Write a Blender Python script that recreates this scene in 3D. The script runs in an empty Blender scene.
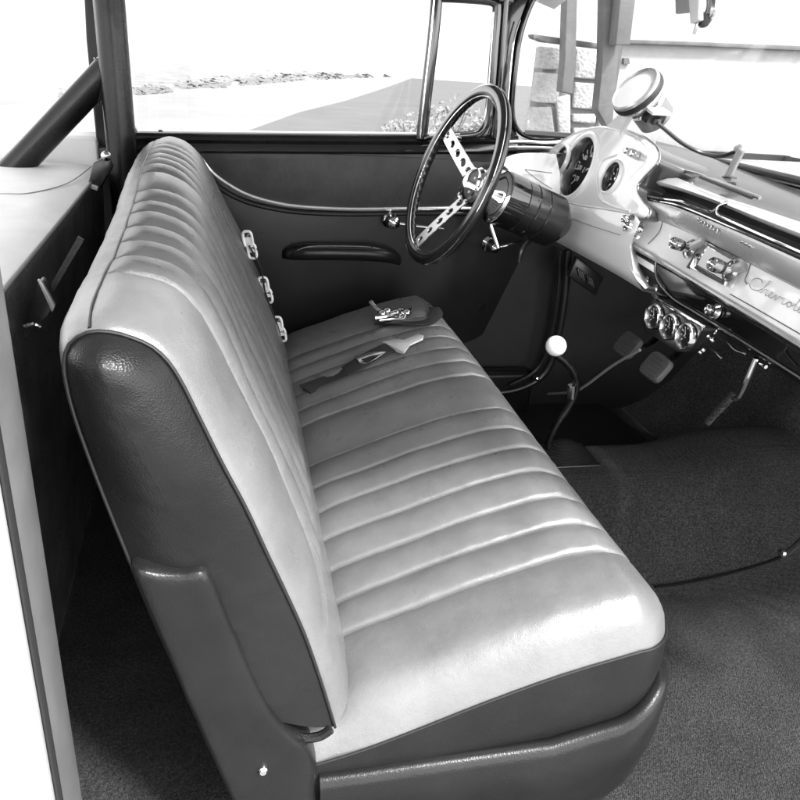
import bpy, bmesh, math, random
from mathutils import Vector, Matrix, noise
random.seed(7)
PI = math.pi
scene = bpy.context.scene
COL = scene.collection

# ------------------------------------------------------------------ camera
F = 750.0
def nv(v): return Vector(v).normalized()
CY = nv((-170, 340, -F)); CZ = Vector((115, 1720, 750)); CZ = (CZ - CY * CZ.dot(CY)).normalized(); CX = CY.cross(CZ)
M = Matrix((CX, CY, CZ))                     # camera vector -> world vector
C = Vector((-0.115, -0.67, 1.10))
cam_data = bpy.data.cameras.new('camera'); cam = bpy.data.objects.new('camera', cam_data); COL.objects.link(cam)
cam.matrix_world = Matrix.Translation(C) @ M.to_4x4()
cam_data.sensor_width = 36; cam_data.lens = 36 * F / 800; cam_data.clip_start = 0.02; cam_data.clip_end = 1500
scene.camera = cam

def ray(px, py): return M @ Vector((px - 400, 400 - py, -F))
def at(px, py, X=None, Y=None, Z=None):
    d = ray(px, py)
    for v, i in ((X, 0), (Y, 1), (Z, 2)):
        if v is not None: return C + d * ((v - C[i]) / d[i])
DN = nv((1, 0.0, -0.30)); DO = Vector((.80, .378, .73))       # the plane of the dash face
def D(px, py, w=0.0):
    d = ray(px, py); o = DO - DN * w
    return C + d * ((o - C).dot(DN) / d.dot(DN))
DOUT = -DN
DV = Vector((0, 1, 0)).cross(DN).normalized()
if DV.z < 0: DV = -DV

# ------------------------------------------------------------------ materials (all greys: the photograph is black and white)
MATS = {}
def mat(name, col, rough=.5, metal=0, coat=0, bump=None, mottle=None, spec=.5, sheen=0):
    """bump=(scale, strength, distance) ; mottle=(scale, amount)"""
    m = bpy.data.materials.new(name); m.use_nodes = True; nt = m.node_tree; N = nt.nodes; L = nt.links
    p = N['Principled BSDF']; p.inputs['Roughness'].default_value = rough; p.inputs['Metallic'].default_value = metal
    p.inputs['Base Color'].default_value = (col, col, col, 1); p.inputs['Coat Weight'].default_value = coat
    p.inputs['Coat Roughness'].default_value = .05
    p.inputs['Specular IOR Level'].default_value = spec
    if sheen: p.inputs['Sheen Weight'].default_value = sheen
    tc = N.new('ShaderNodeTexCoord')
    if mottle:
        n = N.new('ShaderNodeTexNoise'); n.inputs['Scale'].default_value = mottle[0]; n.inputs['Detail'].default_value = 6
        n.inputs['Roughness'].default_value = .65
        L.new(tc.outputs['Object'], n.inputs['Vector'])
        r = N.new('ShaderNodeMapRange'); r.inputs['From Min'].default_value = .3; r.inputs['From Max'].default_value = .7
        r.inputs['To Min'].default_value = col * (1 - mottle[1]); r.inputs['To Max'].default_value = col * (1 + mottle[1])
        L.new(n.outputs['Fac'], r.inputs['Value'])
        cb = N.new('ShaderNodeCombineColor')
        for k in range(3): L.new(r.outputs['Result'], cb.inputs[k])
        L.new(cb.outputs['Color'], p.inputs['Base Color'])
        r2 = N.new('ShaderNodeMapRange'); r2.inputs['From Min'].default_value = .3; r2.inputs['From Max'].default_value = .7
        r2.inputs['To Min'].default_value = max(.02, rough * .88); r2.inputs['To Max'].default_value = min(1, rough * 1.15)
        n3 = N.new('ShaderNodeTexNoise'); n3.inputs['Scale'].default_value = mottle[0] * 2.3; n3.inputs['Detail'].default_value = 5
        L.new(tc.outputs['Object'], n3.inputs['Vector']); L.new(n3.outputs['Fac'], r2.inputs['Value'])
        L.new(r2.outputs['Result'], p.inputs['Roughness'])
    if bump:
        hs = []
        v = N.new('ShaderNodeTexVoronoi'); v.inputs['Scale'].default_value = bump[0]; L.new(tc.outputs['Object'], v.inputs['Vector'])
        n2 = N.new('ShaderNodeTexNoise'); n2.inputs['Scale'].default_value = bump[0] * .12; n2.inputs['Detail'].default_value = 8
        L.new(tc.outputs['Object'], n2.inputs['Vector'])
        a = N.new('ShaderNodeMath'); a.operation = 'MULTIPLY_ADD'; a.inputs[1].default_value = 2.2
        L.new(n2.outputs['Fac'], a.inputs[0]); L.new(v.outputs['Distance'], a.inputs[2])
        b = N.new('ShaderNodeBump'); b.inputs['Strength'].default_value = bump[1]; b.inputs['Distance'].default_value = bump[2]
        L.new(a.outputs[0], b.inputs['Height']); L.new(b.outputs['Normal'], p.inputs['Normal'])
        if coat: L.new(b.outputs['Normal'], p.inputs['Coat Normal'])
    MATS[name] = m
    return m

vinyl = mat('light vinyl', .128, .30, bump=(900, .24, .0013), mottle=(11, .17), spec=.6)
vinyl_dark = mat('dark vinyl', .011, .30, bump=(520, .20, .0016), mottle=(7, .25), spec=.22)
vinyl_trim = mat('seat frame vinyl', .011, .30, bump=(420, .14, .0014), mottle=(8, .25), spec=.22)
binding = mat('dark carpet binding', .004, .8, spec=.1)
bright_trim = mat('bright trim', .92, .22, metal=.85)
piping_m = mat('piping', .012, .4)
door_vinyl = mat('black door vinyl', .010, .30, bump=(700, .12, .001), mottle=(5, .25), spec=.3)
door_grey = mat('grey door vinyl', .038, .42, bump=(650, .25, .0012), mottle=(14, .25), spec=.3)
black_paint = mat('black gloss paint', .008, .12, coat=.6, mottle=(6, .2))
dash_white = mat('white gloss paint', .90, .22, coat=.7, mottle=(5, .02))
body_white = mat('white body paint', .78, .25, coat=.5, mottle=(6, .04))
chrome = mat('chrome', .72, .07, metal=1, mottle=(30, .06))
brushed = mat('brushed metal', .50, .24, metal=1, mottle=(5, .06))
silver = mat('silver trim paint', .45, .28, metal=.55, mottle=(4, .05))
wheel_rim = mat('wheel rim plastic', .012, .22, coat=.3, mottle=(12, .2))
rubber = mat('black rubber', .012, .55, bump=(300, .2, .001))
black_plastic = mat('black plastic', .015, .28)
ivory = mat('white plastic', .80, .25, coat=.4)
lettering = mat('dark lettering', .10, .35)
needle_m = mat('white dial marking', .75, .5)
dial_face = mat('dark dial face', .012, .6, spec=.2)
tube_paint = mat('roll bar paint', .006, .27, spec=.35, mottle=(15, .3))
pillar_m = mat('satin black paint', .008, .4, spec=.3)
webbing = mat('belt webbing', .02, .6, bump=(500, .5, .001))
steel = mat('painted steel tube', .45, .35, metal=.5)
deck_m = mat('pale vinyl deck', .85, .55, bump=(600, .2, .001), mottle=(6, .08))
deck_dark = mat('dark panel board', .085, .45, bump=(160, .4, .003), mottle=(9, .5))
jamb_m = mat('door jamb', .12, .4, mottle=(10, .2))
pad_m = mat('pedal rubber', .07, .6, mottle=(40, .2))
brow_m = mat('pale silver paint', .40, .25, coat=.6, mottle=(5, .03))
kick_m = mat('kick panel board', .012, .5, bump=(500, .2, .001), mottle=(7, .25), spec=.3)
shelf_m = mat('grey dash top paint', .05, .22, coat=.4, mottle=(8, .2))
firewall_m = mat('firewall carpet', .035, .9, bump=(700, .5, .003), mottle=(9, .25))
liner = mat('headliner', .5, .8, bump=(400, .2, .001))

def carpet_mat(name, col, sc=420):
    m = bpy.data.materials.new(name); m.use_nodes = True; nt = m.node_tree; N = nt.nodes; L = nt.links
    p = N['Principled BSDF']; p.inputs['Roughness'].default_value = .95; p.inputs['Specular IOR Level'].default_value = .25
    p.inputs['Sheen Weight'].default_value = .03
    tc = N.new('ShaderNodeTexCoord')
    mp = N.new('ShaderNodeMapping'); mp.inputs['Rotation'].default_value = (0, 0, .5); L.new(tc.outputs['Object'], mp.inputs['Vector'])
    v = N.new('ShaderNodeTexVoronoi'); v.inputs['Scale'].default_value = sc; v.inputs['Randomness'].default_value = .55
    L.new(mp.outputs['Vector'], v.inputs['Vector'])
    n = N.new('ShaderNodeTexNoise'); n.inputs['Scale'].default_value = 4; n.inputs['Detail'].default_value = 9; n.inputs['Roughness'].default_value = .7
    L.new(tc.outputs['Object'], n.inputs['Vector'])
    n2 = N.new('ShaderNodeTexNoise'); n2.inputs['Scale'].default_value = sc * .6; n2.inputs['Detail'].default_value = 2
    L.new(tc.outputs['Object'], n2.inputs['Vector'])
    m1 = N.new('ShaderNodeMapRange'); m1.inputs['From Max'].default_value = .7; m1.inputs['To Min'].default_value = 1.5; m1.inputs['To Max'].default_value = .35
    L.new(v.outputs['Distance'], m1.inputs['Value'])
    m2 = N.new('ShaderNodeMapRange'); m2.inputs['From Min'].default_value = .3; m2.inputs['From Max'].default_value = .7; m2.inputs['To Min'].default_value = col * .7; m2.inputs['To Max'].default_value = col * 1.3
    L.new(n.outputs['Fac'], m2.inputs['Value'])
    m3 = N.new('ShaderNodeMapRange'); m3.inputs['From Min'].default_value = .35; m3.inputs['From Max'].default_value = .65; m3.inputs['To Min'].default_value = .5; m3.inputs['To Max'].default_value = 1.5
    L.new(n2.outputs['Fac'], m3.inputs['Value'])
    a = N.new('ShaderNodeMath'); a.operation = 'MULTIPLY'; L.new(m1.outputs[0], a.inputs[0]); L.new(m2.outputs[0], a.inputs[1])
    b = N.new('ShaderNodeMath'); b.operation = 'MULTIPLY'; L.new(a.outputs[0], b.inputs[0]); L.new(m3.outputs[0], b.inputs[1])
    cb = N.new('ShaderNodeCombineColor')
    for k in range(3): L.new(b.outputs[0], cb.inputs[k])
    L.new(cb.outputs['Color'], p.inputs['Base Color'])
    bp = N.new('ShaderNodeBump'); bp.inputs['Strength'].default_value = .8; bp.inputs['Distance'].default_value = .003; bp.invert = True
    L.new(v.outputs['Distance'], bp.inputs['Height']); L.new(bp.outputs['Normal'], p.inputs['Normal'])
    return m
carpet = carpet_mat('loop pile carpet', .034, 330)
carpet_lit = carpet_mat('carpet with fill light', .10, 330)  # same carpet, lighter: fill light in the footwell put into the colour
mat_rubber = mat('rubber floor mat', .014, .6, bump=(200, .2, .001))

def glass_mat():
    m = bpy.data.materials.new('window glass'); m.use_nodes = True; nt = m.node_tree; N = nt.nodes; L = nt.links
    N.remove(N['Principled BSDF']); out = N['Material Output']
    t = N.new('ShaderNodeBsdfTransparent'); t.inputs[0].default_value = (.95, .95, .95, 1)
    g = N.new('ShaderNodeBsdfGlossy'); g.inputs['Roughness'].default_value = .02
    lw = N.new('ShaderNodeLayerWeight'); lw.inputs['Blend'].default_value = .5
    pw = N.new('ShaderNodeMath'); pw.operation = 'POWER'; pw.inputs[1].default_value = 5; L.new(lw.outputs['Facing'], pw.inputs[0])
    fr = N.new('ShaderNodeMath'); fr.operation = 'MULTIPLY_ADD'; fr.inputs[1].default_value = .55; fr.inputs[2].default_value = .025; L.new(pw.outputs[0], fr.inputs[0])
    mx = N.new('ShaderNodeMixShader'); L.new(fr.outputs[0], mx.inputs[0]); L.new(t.outputs[0], mx.inputs[1]); L.new(g.outputs[0], mx.inputs[2])
    L.new(mx.outputs[0], out.inputs['Surface']); return m
glass = glass_mat()

# ------------------------------------------------------------------ object helpers
def wloc(o):
    v = Vector((0, 0, 0))
    while o: v += o.location; o = o.parent
    return v
def tag(o, label=None, cat=None, group=None, kind=None):
    for k, v in (('label', label), ('category', cat), ('group', group), ('kind', kind)):
        if v: o[k] = v
    return o
def thing(name, label, cat, loc, group=None):
    o = bpy.data.objects.new(name, None); COL.objects.link(o); o.location = loc; o.empty_display_size = .05
    return tag(o, label, cat, group)
def mk(name, verts, faces, m, parent=None, smooth=35, bevel=0, seg=2, loc=None, solid=0, sub=0):
    base = wloc(parent) if parent else (Vector(loc) if loc else Vector((0, 0, 0)))
    me = bpy.data.meshes.new(name)
    me.from_pydata([Vector(v) - base for v in verts], [], faces)
    bm = bmesh.new(); bm.from_mesh(me)
    bmesh.ops.remove_doubles(bm, verts=bm.verts, dist=1e-6)
    bmesh.ops.recalc_face_normals(bm, faces=bm.faces)
    if bevel:
        es = [e for e in bm.edges if len(e.link_faces) == 2 and e.calc_face_angle(0) > math.radians(28)]
        if es: bmesh.ops.bevel(bm, geom=es, offset=bevel, segments=seg, profile=.5, affect='EDGES', clamp_overlap=True)
    for f in bm.faces: f.smooth = bool(smooth)
    if smooth:
        for e in bm.edges:
            if len(e.link_faces) == 2 and e.calc_face_angle(0) > math.radians(smooth): e.smooth = False
    bm.to_mesh(me); bm.free()
    me.materials.append(m)
    o = bpy.data.objects.new(name, me); COL.objects.link(o)
    if parent: o.parent = parent
    else: o.location = base
    if solid:
        s = o.modifiers.new('solid', 'SOLIDIFY'); s.thickness = solid; s.offset = 0
    if sub:
        s = o.modifiers.new('sub', 'SUBSURF'); s.levels = sub; s.render_levels = sub
    return o
class MB:
    def __init__(s): s.v = []; s.f = []
    def add(s, v, f):
        n = len(s.v); s.v += [Vector(a) for a in v]; s.f += [tuple(i + n for i in g) for g in f]; return s
    def box(s, c, ax, ay, az):
        c = Vector(c); ax, ay, az = Vector(ax), Vector(ay), Vector(az)
        v = [c + ax * i + ay * j + az * k for i in (-1, 1) for j in (-1, 1) for k in (-1, 1)]
        return s.add(v, [(0, 1, 3, 2), (4, 6, 7, 5), (0, 4, 5, 1), (2, 3, 7, 6), (0, 2, 6, 4), (1, 5, 7, 3)])
    def aabb(s, a, b):
        a, b = Vector(a), Vector(b); c = (a + b) / 2; h = (b - a) / 2
        return s.box(c, (h.x, 0, 0), (0, h.y, 0), (0, 0, h.z))
    def prism(s, poly, off):
        n = len(poly); off = Vector(off); v = [Vector(p) for p in poly] + [Vector(p) + off for p in poly]
        return s.add(v, [tuple(range(n)), tuple(range(2 * n - 1, n - 1, -1))] + [(i, (i + 1) % n, n + (i + 1) % n, n + i) for i in range(n)])
    def loft(s, rows, cu=False, cv=False, caps=False):
        R = len(rows); K = len(rows[0]); v = [p for r in rows for p in r]; f = []
        for i in range(R if cv else R - 1):
            for j in range(K if cu else K - 1):
                a = i * K + j; b = i * K + (j + 1) % K; c = ((i + 1) % R) * K + (j + 1) % K; d = ((i + 1) % R) * K + j
                f.append((a, b, c, d))
        if caps: f += [tuple(range(K)), tuple(range((R - 1) * K, R * K))]
        return s.add(v, f)
    def tube(s, pts, r, n=12, smooth=6, closed=False, flat=None, up=None):
        pts = [Vector(p) for p in pts]
        if smooth and len(pts) > 2: pts = cr(pts, smooth, closed)
        N = len(pts); rows = []; nrm = None
        for i, p in enumerate(pts):
            t = ((pts[(i + 1) % N] - pts[i - 1]) if closed else (pts[min(i + 1, N - 1)] - pts[max(i - 1, 0)])).normalized()
            if up is not None: nrm = (Vector(up) - t * Vector(up).dot(t)).normalized()
            elif nrm is None:
                a = Vector((0, 0, 1)) if abs(t.z) < .9 else Vector((1, 0, 0)); nrm = (a - t * a.dot(t)).normalized()
            else: nrm = (nrm - t * nrm.dot(t)).normalized()
            b = t.cross(nrm); rr = r(i / (N - 1)) if callable(r) else r
            fa = flat if flat else 1
            rows.append([p + nrm * math.cos(2 * PI * k / n) * rr * fa + b * math.sin(2 * PI * k / n) * rr for k in range(n)])
        return s.loft(rows, cu=True, cv=closed, caps=not closed)
    def lathe(s, prof, c, axis, n=32, caps=True, ref=None):
        c = Vector(c); ax = nv(axis); a = Vector(ref) if ref is not None else (Vector((0, 0, 1)) if abs(ax.z) < .9 else Vector((1, 0, 0)))
        a = (a - ax * a.dot(ax)).normalized(); b = ax.cross(a)
        rows = [[c + ax * h + (a * math.cos(2 * PI * k / n) + b * math.sin(2 * PI * k / n)) * r for k in range(n)] for r, h in prof]
        return s.loft(rows, cu=True, caps=caps)
    def sphere(s, c, r, n=20, sc=(1, 1, 1)):
        rows = []
        for i in range(n // 2 + 1):
            t = PI * i / (n // 2); rr = max(math.sin(t), 1e-4)
            rows.append([Vector(c) + Vector((rr * math.cos(2 * PI * k / n) * r * sc[0], rr * math.sin(2 * PI * k / n) * r * sc[1], math.cos(t) * r * sc[2])) for k in range(n)])
        return s.loft(rows, cu=True, caps=True)
    def build(s, name, m, parent=None, **k): return mk(name, s.v, s.f, m, parent, **k)
def cr(pts, n=6, closed=False):
    out = []; N = len(pts)
    for i in range(N if closed else N - 1):
        g = (lambda k: pts[k % N]) if closed else (lambda k: pts[max(0, min(N - 1, k))])
        p0, p1, p2, p3 = g(i - 1), g(i), g(i + 1), g(i + 2)
        for j in range(n):
            t = j / n
            out.append(.5 * ((2 * p1) + (p2 - p0) * t + (2 * p0 - 5 * p1 + 4 * p2 - p3) * t * t + (3 * p1 - p0 - 3 * p2 + p3) * t ** 3))
    if not closed: out.append(pts[-1])
    return out
def resample(pts, n):
    L = [0]
    for a, b in zip(pts, pts[1:]): L.append(L[-1] + (b - a).length)
    out = []; j = 0
    for i in range(n):
        t = L[-1] * i / (n - 1)
        while j < len(L) - 2 and L[j + 1] < t: j += 1
        k = (t - L[j]) / max(L[j + 1] - L[j], 1e-9); out.append(pts[j].lerp(pts[j + 1], k))
    return out
def ss(a, b, x):
    t = max(0, min(1, (x - a) / (b - a))); return t * t * (3 - 2 * t)
def inter(x, tab):
    if x <= tab[0][0]: return tab[0][1]
    for (a, b), (c, d) in zip(tab, tab[1:]):
        if x <= c: return b + (d - b) * (x - a) / (c - a)
    return tab[-1][1]

# ================================================================== BENCH SEAT
seat = thing('bench_seat', 'long pleated light vinyl bench seat with dark vinyl sides on the carpet', 'bench seat', (.1, .75, .05))
SEAMS = [.185, .258, .337, .424, .512, .592, .68, .855, .935, 1.02, 1.10, 1.18, 1.26]
Y0, Y1 = .035, 1.50
def pleat(y, amp=.0125, groove=.0075):
    """displacement: puffed pleats between stitched seams"""
    if y <= SEAMS[0]:
        d = SEAMS[0] - y; return amp * (1 - math.exp(-d / .02)) - groove * math.exp(-(d / .0030) ** 2)
    if y >= SEAMS[-1]:
        d = y - SEAMS[-1]; return amp * (1 - math.exp(-d / .02)) - groove * math.exp(-(d / .0030) ** 2)
    for a, b in zip(SEAMS, SEAMS[1:]):
        if a <= y <= b:
            w = b - a; t = (y - a) / w; d = min(y - a, b - y)
            return amp * (1 - abs(2 * t - 1) ** 2.6) * min(1.25, w / .08) - groove * math.exp(-(d / .0030) ** 2)
def ysamples(a, b, base=.0125):
    ys = set()
    n = int((b - a) / base)
    for i in range(n + 1): ys.add(round(a + (b - a) * i / n, 4))
    for s in SEAMS:
        for d in (-.009, -.006, -.0035, -.0018, 0, .0018, .0035, .006, .009): ys.add(round(s + d, 4))
    return sorted(y for y in ys if a <= y <= b)
def wr(x, y, z, s=1.0):
    return noise.noise(Vector((x, y, z)) * s)

# ---- cushion
XB, XF = -.06, .485
def half(x):                       # front corners rounded in plan
    rc = .085; d = XF - x
    return 0 if d >= rc else rc - math.sqrt(max(0, rc * rc - (rc - d) ** 2))
def ctop(x, y):
    z = inter(x, [(-.06, .325), (.0, .338), (.05, .352), (.12, .378), (.2, .408), (.28, .434), (.36, .455), (.41, .463), (.485, .455)])
    z += .022 * ss(.2, 1.2, y)
    return z
def edge_d(x, y):
    """distance to the plan outline (rounded front corners)"""
    dy = min(y - Y0, Y1 - y); dx = XF - x; rc = .085
    if dx < rc and dy < rc: return rc - math.hypot(rc - dx, rc - dy)
    return min(dx, dy)
ys = ysamples(Y0, Y1)
xs = [XB + (XF - XB) * (1 - (1 - i / 70) ** 1.8) for i in range(71)]
rows = []
yc = (Y0 + Y1) / 2
for y in ys + []:
    row = []
    for x in xs:
        h = half(x); k = 1 - h / (yc - Y0)
        # squeeze only near the ends so that pleats stay straight
        t = (y - yc) / (yc - Y0); e = ss(.72, 1.0, abs(t)); yy = y + (-h if t > 0 else h) * e
        d = max(0, edge_d(x, yy)); R = .05
        drop = 0 if d >= R else (R - math.sqrt(max(0, R * R - (R - d) ** 2)))
        R2 = .16
        if d < R2: drop += .018 * (1 - d / R2) ** 2
        pf = ss(-.06, .03, x) * (1 - ss(.40, .47, x) * .75) * ss(0.0, .05, d)
        z = ctop(x, y) - drop + pleat(y) * pf
        z += .0035 * wr(x, y, 0, 9) * ss(0, .08, d) + .0012 * wr(x, y * 2, 3, 40)
        z -= .010 * math.exp(-((x + .0) / .03) ** 2)
        row.append(Vector((x, yy, z)))
    rows.append(row)
cus = MB().loft(rows); cus.build('cushion', vinyl, seat, smooth=80)
# outline loop of the cushion (near side, front, far side)
def outline(inset=0.0, n=10):
    rc = .085 - inset; pts = [(XB, Y0 + inset), (-.025, Y0 + inset), (.03, Y0 + inset), (.1, Y0 + inset), (.2, Y0 + inset), (.3, Y0 + inset)]
    cx, cy = XF - .085, Y0 + .085
    for i in range(n + 1):
        a = -PI / 2 + PI / 2 * i / n; pts.append((cx + rc * math.cos(a), cy + rc * math.sin(a)))
    for i in range(1, 12): pts.append((XF - inset, Y0 + .085 + (Y1 - Y0 - .17) * i / 12))
    cy = Y1 - .085
    for i in range(n + 1):
        a = PI / 2 * i / n; pts.append((cx + rc * math.cos(a), cy + rc * math.sin(a)))
    pts += [(.3, Y1 - inset), (.1, Y1 - inset), (.03, Y1 - inset), (-.025, Y1 - inset), (XB, Y1 - inset)]
    return pts
def seam_z(x, y):
    return ctop(x, y) - .05 - .018 + .004 * ss(.2, .5, x)
ol = outline(-.001); MB().tube([(x, y, seam_z(x, y) + .001) for x, y in ol], .0019, n=8, smooth=3).build('piping', piping_m, seat)
MB().loft([[Vector((x, y, seam_z(x, y) + dz)) for x, y in outline(i)] for dz, i in ((0, 0), (-.015, -.003), (-.05, -.004), (-.09, .0), (-.13, .006), (-.2, .01))]).build('cushion_side', vinyl_dark, seat, smooth=60)
# ---- lower frame skirt with rolled rim
def rim_z(x, y):
    z = inter(x, [(-.06, .247), (.1, .249), (.3, .252), (.37, .262), (.42, .285), (.47, .318), (.52, .325)])
    return z if y < .4 else .322
sk = []
for dz, i in ((-.035, .012), (-.008, .008), (.002, -.002), (.004, -.010), (.000, -.018), (-.012, -.024), (-.04, -.026), (-.09, -.024), (-.14, -.014), (-.185, .006), (-.2, .03)):
    row = []
    for x, y in outline(i + .004, 10)[1:]:
        zz = rim_z(x, y) + dz * (1 + (0.35 if False else 0)) ; row.append(Vector((x, y, max(zz, .075) + .0015 * wr(x, y, zz, 30))))
    sk.append(row)
MB().loft(sk).build('frame_skirt', vinyl_trim, seat, smooth=70)
MB().aabb((-.05, .10, .055), (.42, 1.44, .30)).build('seat_base', rubber, seat)

# ---- backrest
PXF = [(334, 724), (326, 697), (318, 672), (303, 630), (285, 590), (265, 548), (245, 505), (222, 462), (200, 418), (182, 382), (168, 360), (150, 344), (128, 335), (105, 330), (86, 332), (72, 341), (66, 353), (68, 380), (77, 415), (92, 458), (108, 500), (126, 545), (150, 605), (180, 672), (212, 742)]
prof0 = [at(a, b, Y=.04) for a, b in PXF]
prof0 = resample(cr(prof0, 8), 120)
P2 = [(p.x, p.z) for p in prof0]
# outward normals in XZ (body is counter-clockwise from bottom front over the top to the back)
NR = []
for i in range(len(P2)):
    a = P2[max(0, i - 1)]; b = P2[min(len(P2) - 1, i + 1)]; tx, tz = b[0] - a[0], b[1] - a[1]; l = math.hypot(tx, tz); NR.append((tz / l, -tx / l))
ztop = max(z for x, z in P2)
itop = max(range(len(P2)), key=lambda i: P2[i][1])
iback = min(range(len(P2)), key=lambda i: P2[i][0] if i < itop + 30 and i > itop else 9)
def back_pt(i, y):
    x, z = P2[i]; nx, nz = NR[i]; f = (z - .31) / (ztop - .31)
    u = i / (len(P2) - 1)
    d = min(y - Y0, Y1 - y)
    infl = .034 * (1 - math.exp(-d / .035)) if d < .4 else .034
    infl *= 1 - .55 * ss(itop - 14, iback + 4, i)
    infl -= .010 * (1 - ss(0, .006, d))
    vv = (z - .31) / (ztop - .31) if i <= itop else 1.0
    # pleats: stop on a curved seam near the ends; fade towards the crease and behind the top
    yb = SEAMS[0] - (.155 * (1 - math.sqrt(max(0, 1 - ((.42 - vv) / .16) ** 2))) if vv < .42 else 0)
    yq = y
    if vv < .26 or y < yb: pl = .009
    else: pl = pleat(max(y, yb), .0125, .0075) if y > SEAMS[0] else .009
    if vv >= .26 and y < SEAMS[0] + .01:
        pl = .009 * (1 - math.exp(-abs(y - yb) / .02)) if y < yb else min(pl, .009 * (1 - math.exp(-abs(y - yb) / .02)) + .002)
        pl -= .0045 * math.exp(-((y - yb) / .0035) ** 2)
    fade = 1 - ss(iback - 8, iback - 5, i)
    fb = ss(.16, .32, vv) if y > SEAMS[0] + .01 else 1
    disp = infl + (pl - .009) * fade * fb
    # seam along the back of the top
    disp -= .006 * math.exp(-((i - iback + 5) / 1.1) ** 2)
    g = ss(.1, 1.35, y)
    X = x + nx * disp - .045 * g * f; Z = z + nz * disp + .030 * g * f
    n3 = .003 * wr(X, y, Z, 8) + .001 * wr(X * 2, y, Z * 2, 35)
    k = ss(0, .08, d)
    return Vector((X + nx * n3 * k, y, Z + nz * n3 * k))
ysb = sorted(set(ysamples(Y0, Y1) + [Y0 + .002, Y0 + .005, Y0 + .009, Y1 - .005, Y1 - .002]))
rows = [[back_pt(i, y) for i in range(len(P2))] for y in ysb]
brm = MB().loft(rows); brm.build('backrest', vinyl, seat, smooth=80)
# end panels (dark vinyl), gently bulged
def end_panel(y, s):
    n = len(P2); cxm = sum(p[0] for p in P2) / n; czm = sum(p[1] for p in P2) / n; rws = []
    sh = 0 if s < 0 else -.045; sz = 0 if s < 0 else .03
    for k in range(13):
        t = 1 - k / 12
        row = []
        for (x, z), (nx, nz) in zip(P2, NR):
            f = (z - .31) / (ztop - .31)
            # mid line of the panel
            mz = czm + (z - czm) * .86; mx = cxm + (czm - mz) * .33
            X = mx + (x - mx) * t; Z = mz + (z - mz) * t
            b = (.015 + .022 * ss(.60, .80, z)) * (1 - t ** 2.4) + .0035 * wr(X, Z, 2, 14) * (1 - t) + .002 * wr(X * 1.0, Z * 3.2, 5, 30) * (1 - t)
            row.append(Vector((X + sh * f, y + s * b, Z + sz * f)))
        rws.append(row)
    m = MB().loft(rws)
    return m
end_panel(Y0 + .001, -1).build('side_panel', vinyl_dark, seat, smooth=80)
end_panel(Y1 - .001, 1).build('side_panel', vinyl_dark, seat, smooth=80)
MB().tube([Vector((x + nx * .0008, Y0 - .001, z + nz * .0008)) for (x, z), (nx, nz) in zip(P2, NR)][::2], .0020, n=8, smooth=2).build('piping', piping_m, seat)
def yb_of(i):
    vv = (P2[i][1] - .31) / (ztop - .31)
    return SEAMS[0] - (.155 * (1 - math.sqrt(max(0, 1 - ((.42 - vv) / .16) ** 2))) if vv < .42 else 0)
bs = [back_pt(i, yb_of(i)) for i in range(itop) if .262 < (P2[i][1] - .31) / (ztop - .31) < .97]
MB().tube(bs, .0016, n=6, smooth=2).build('bolster_seam', vinyl_dark, seat)
MB().tube([back_pt(iback - 5, y) for y in ysb[4:-4:3]], .0021, n=8, smooth=2).build('piping', piping_m, seat)
# lower fold of the end panel
MB().tube([at(a, b, Y=.030) for a, b in [(284, 729), (292, 735), (305, 738), (320, 736), (331, 729)]], .006, n=8).build('welt', vinyl_dark, seat)
# ---- hinge cover on the side
hc = [(131, 566), (137, 563), (160, 567), (185, 568), (203, 565), (211, 572), (222, 600), (236, 633), (252, 670), (268, 702), (282, 722), (296, 735), (310, 748), (317, 766), (316, 790), (312, 830), (250, 838), (232, 800), (205, 742), (178, 680), (155, 625), (140, 590)]
hp = resample(cr([at(a, b, Y=.02) for a, b in hc], 6, closed=True) + [at(*hc[0], Y=.02)], 121)[:-1]
cen = sum(hp, Vector()) / len(hp)
rws = []
for t, dy in ((1.0, .035), (1.0, .012), (.985, .002), (.955, -.005), (.90, -.009), (.8, -.011), (.6, -.012), (.45, -.0122)):
    row = []
    for p in hp:
        # shrink towards the slanted mid line
        mz = cen.z + (p.z - cen.z) * .80; mx = cen.x - (mz - cen.z) * .30
        q = Vector((mx + (p.x - mx) * t, p.y + dy + .0012 * wr(p.x, p.z, t, 25) * (1 if t < .98 else 0), mz + (p.z - mz) * t)); row.append(q)
    rws.append(row)
cov = MB().loft(rws, cu=True, caps=True).build('hinge_cover', vinyl_trim, seat, smooth=60)
sc = at(263, 771, Y=.0065)
MB().lathe([(.0001, -.004), (.004, -.0035), (.0062, -.001), (.0065, .003)], sc, (0, 1, 0), n=20).build('screw', chrome, cov)

# ================================================================== DRIVER DOOR
DY = 1.58
door = thing('driver_door', 'black driver side door with grey upper panel and long white trim strip', 'car door', (.2, 1.60, .2))
def dp(a, b, y=DY): return at(a, b, Y=y)
# inner panel : lower black
low = [dp(*p) for p in [(170, 150), (203, 158), (300, 158), (425, 163), (520, 165)]]
pan = [Vector((-.62, DY, .86)), Vector((-.42, DY, .87)), Vector((.0, DY, .87)), Vector((.74, DY, .93)), Vector((.79, DY, .80)), Vector((.82, DY, .62)), Vector((.816, DY, .54)), dp(518, 300), dp(505, 322), dp(487, 335), dp(462, 345), Vector((.50, DY, .24)), Vector((-.62, DY, .24))]
MB().prism(pan, (0, .05, 0)).build('inner_panel', door_vinyl, door, bevel=.008, seg=3)
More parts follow.
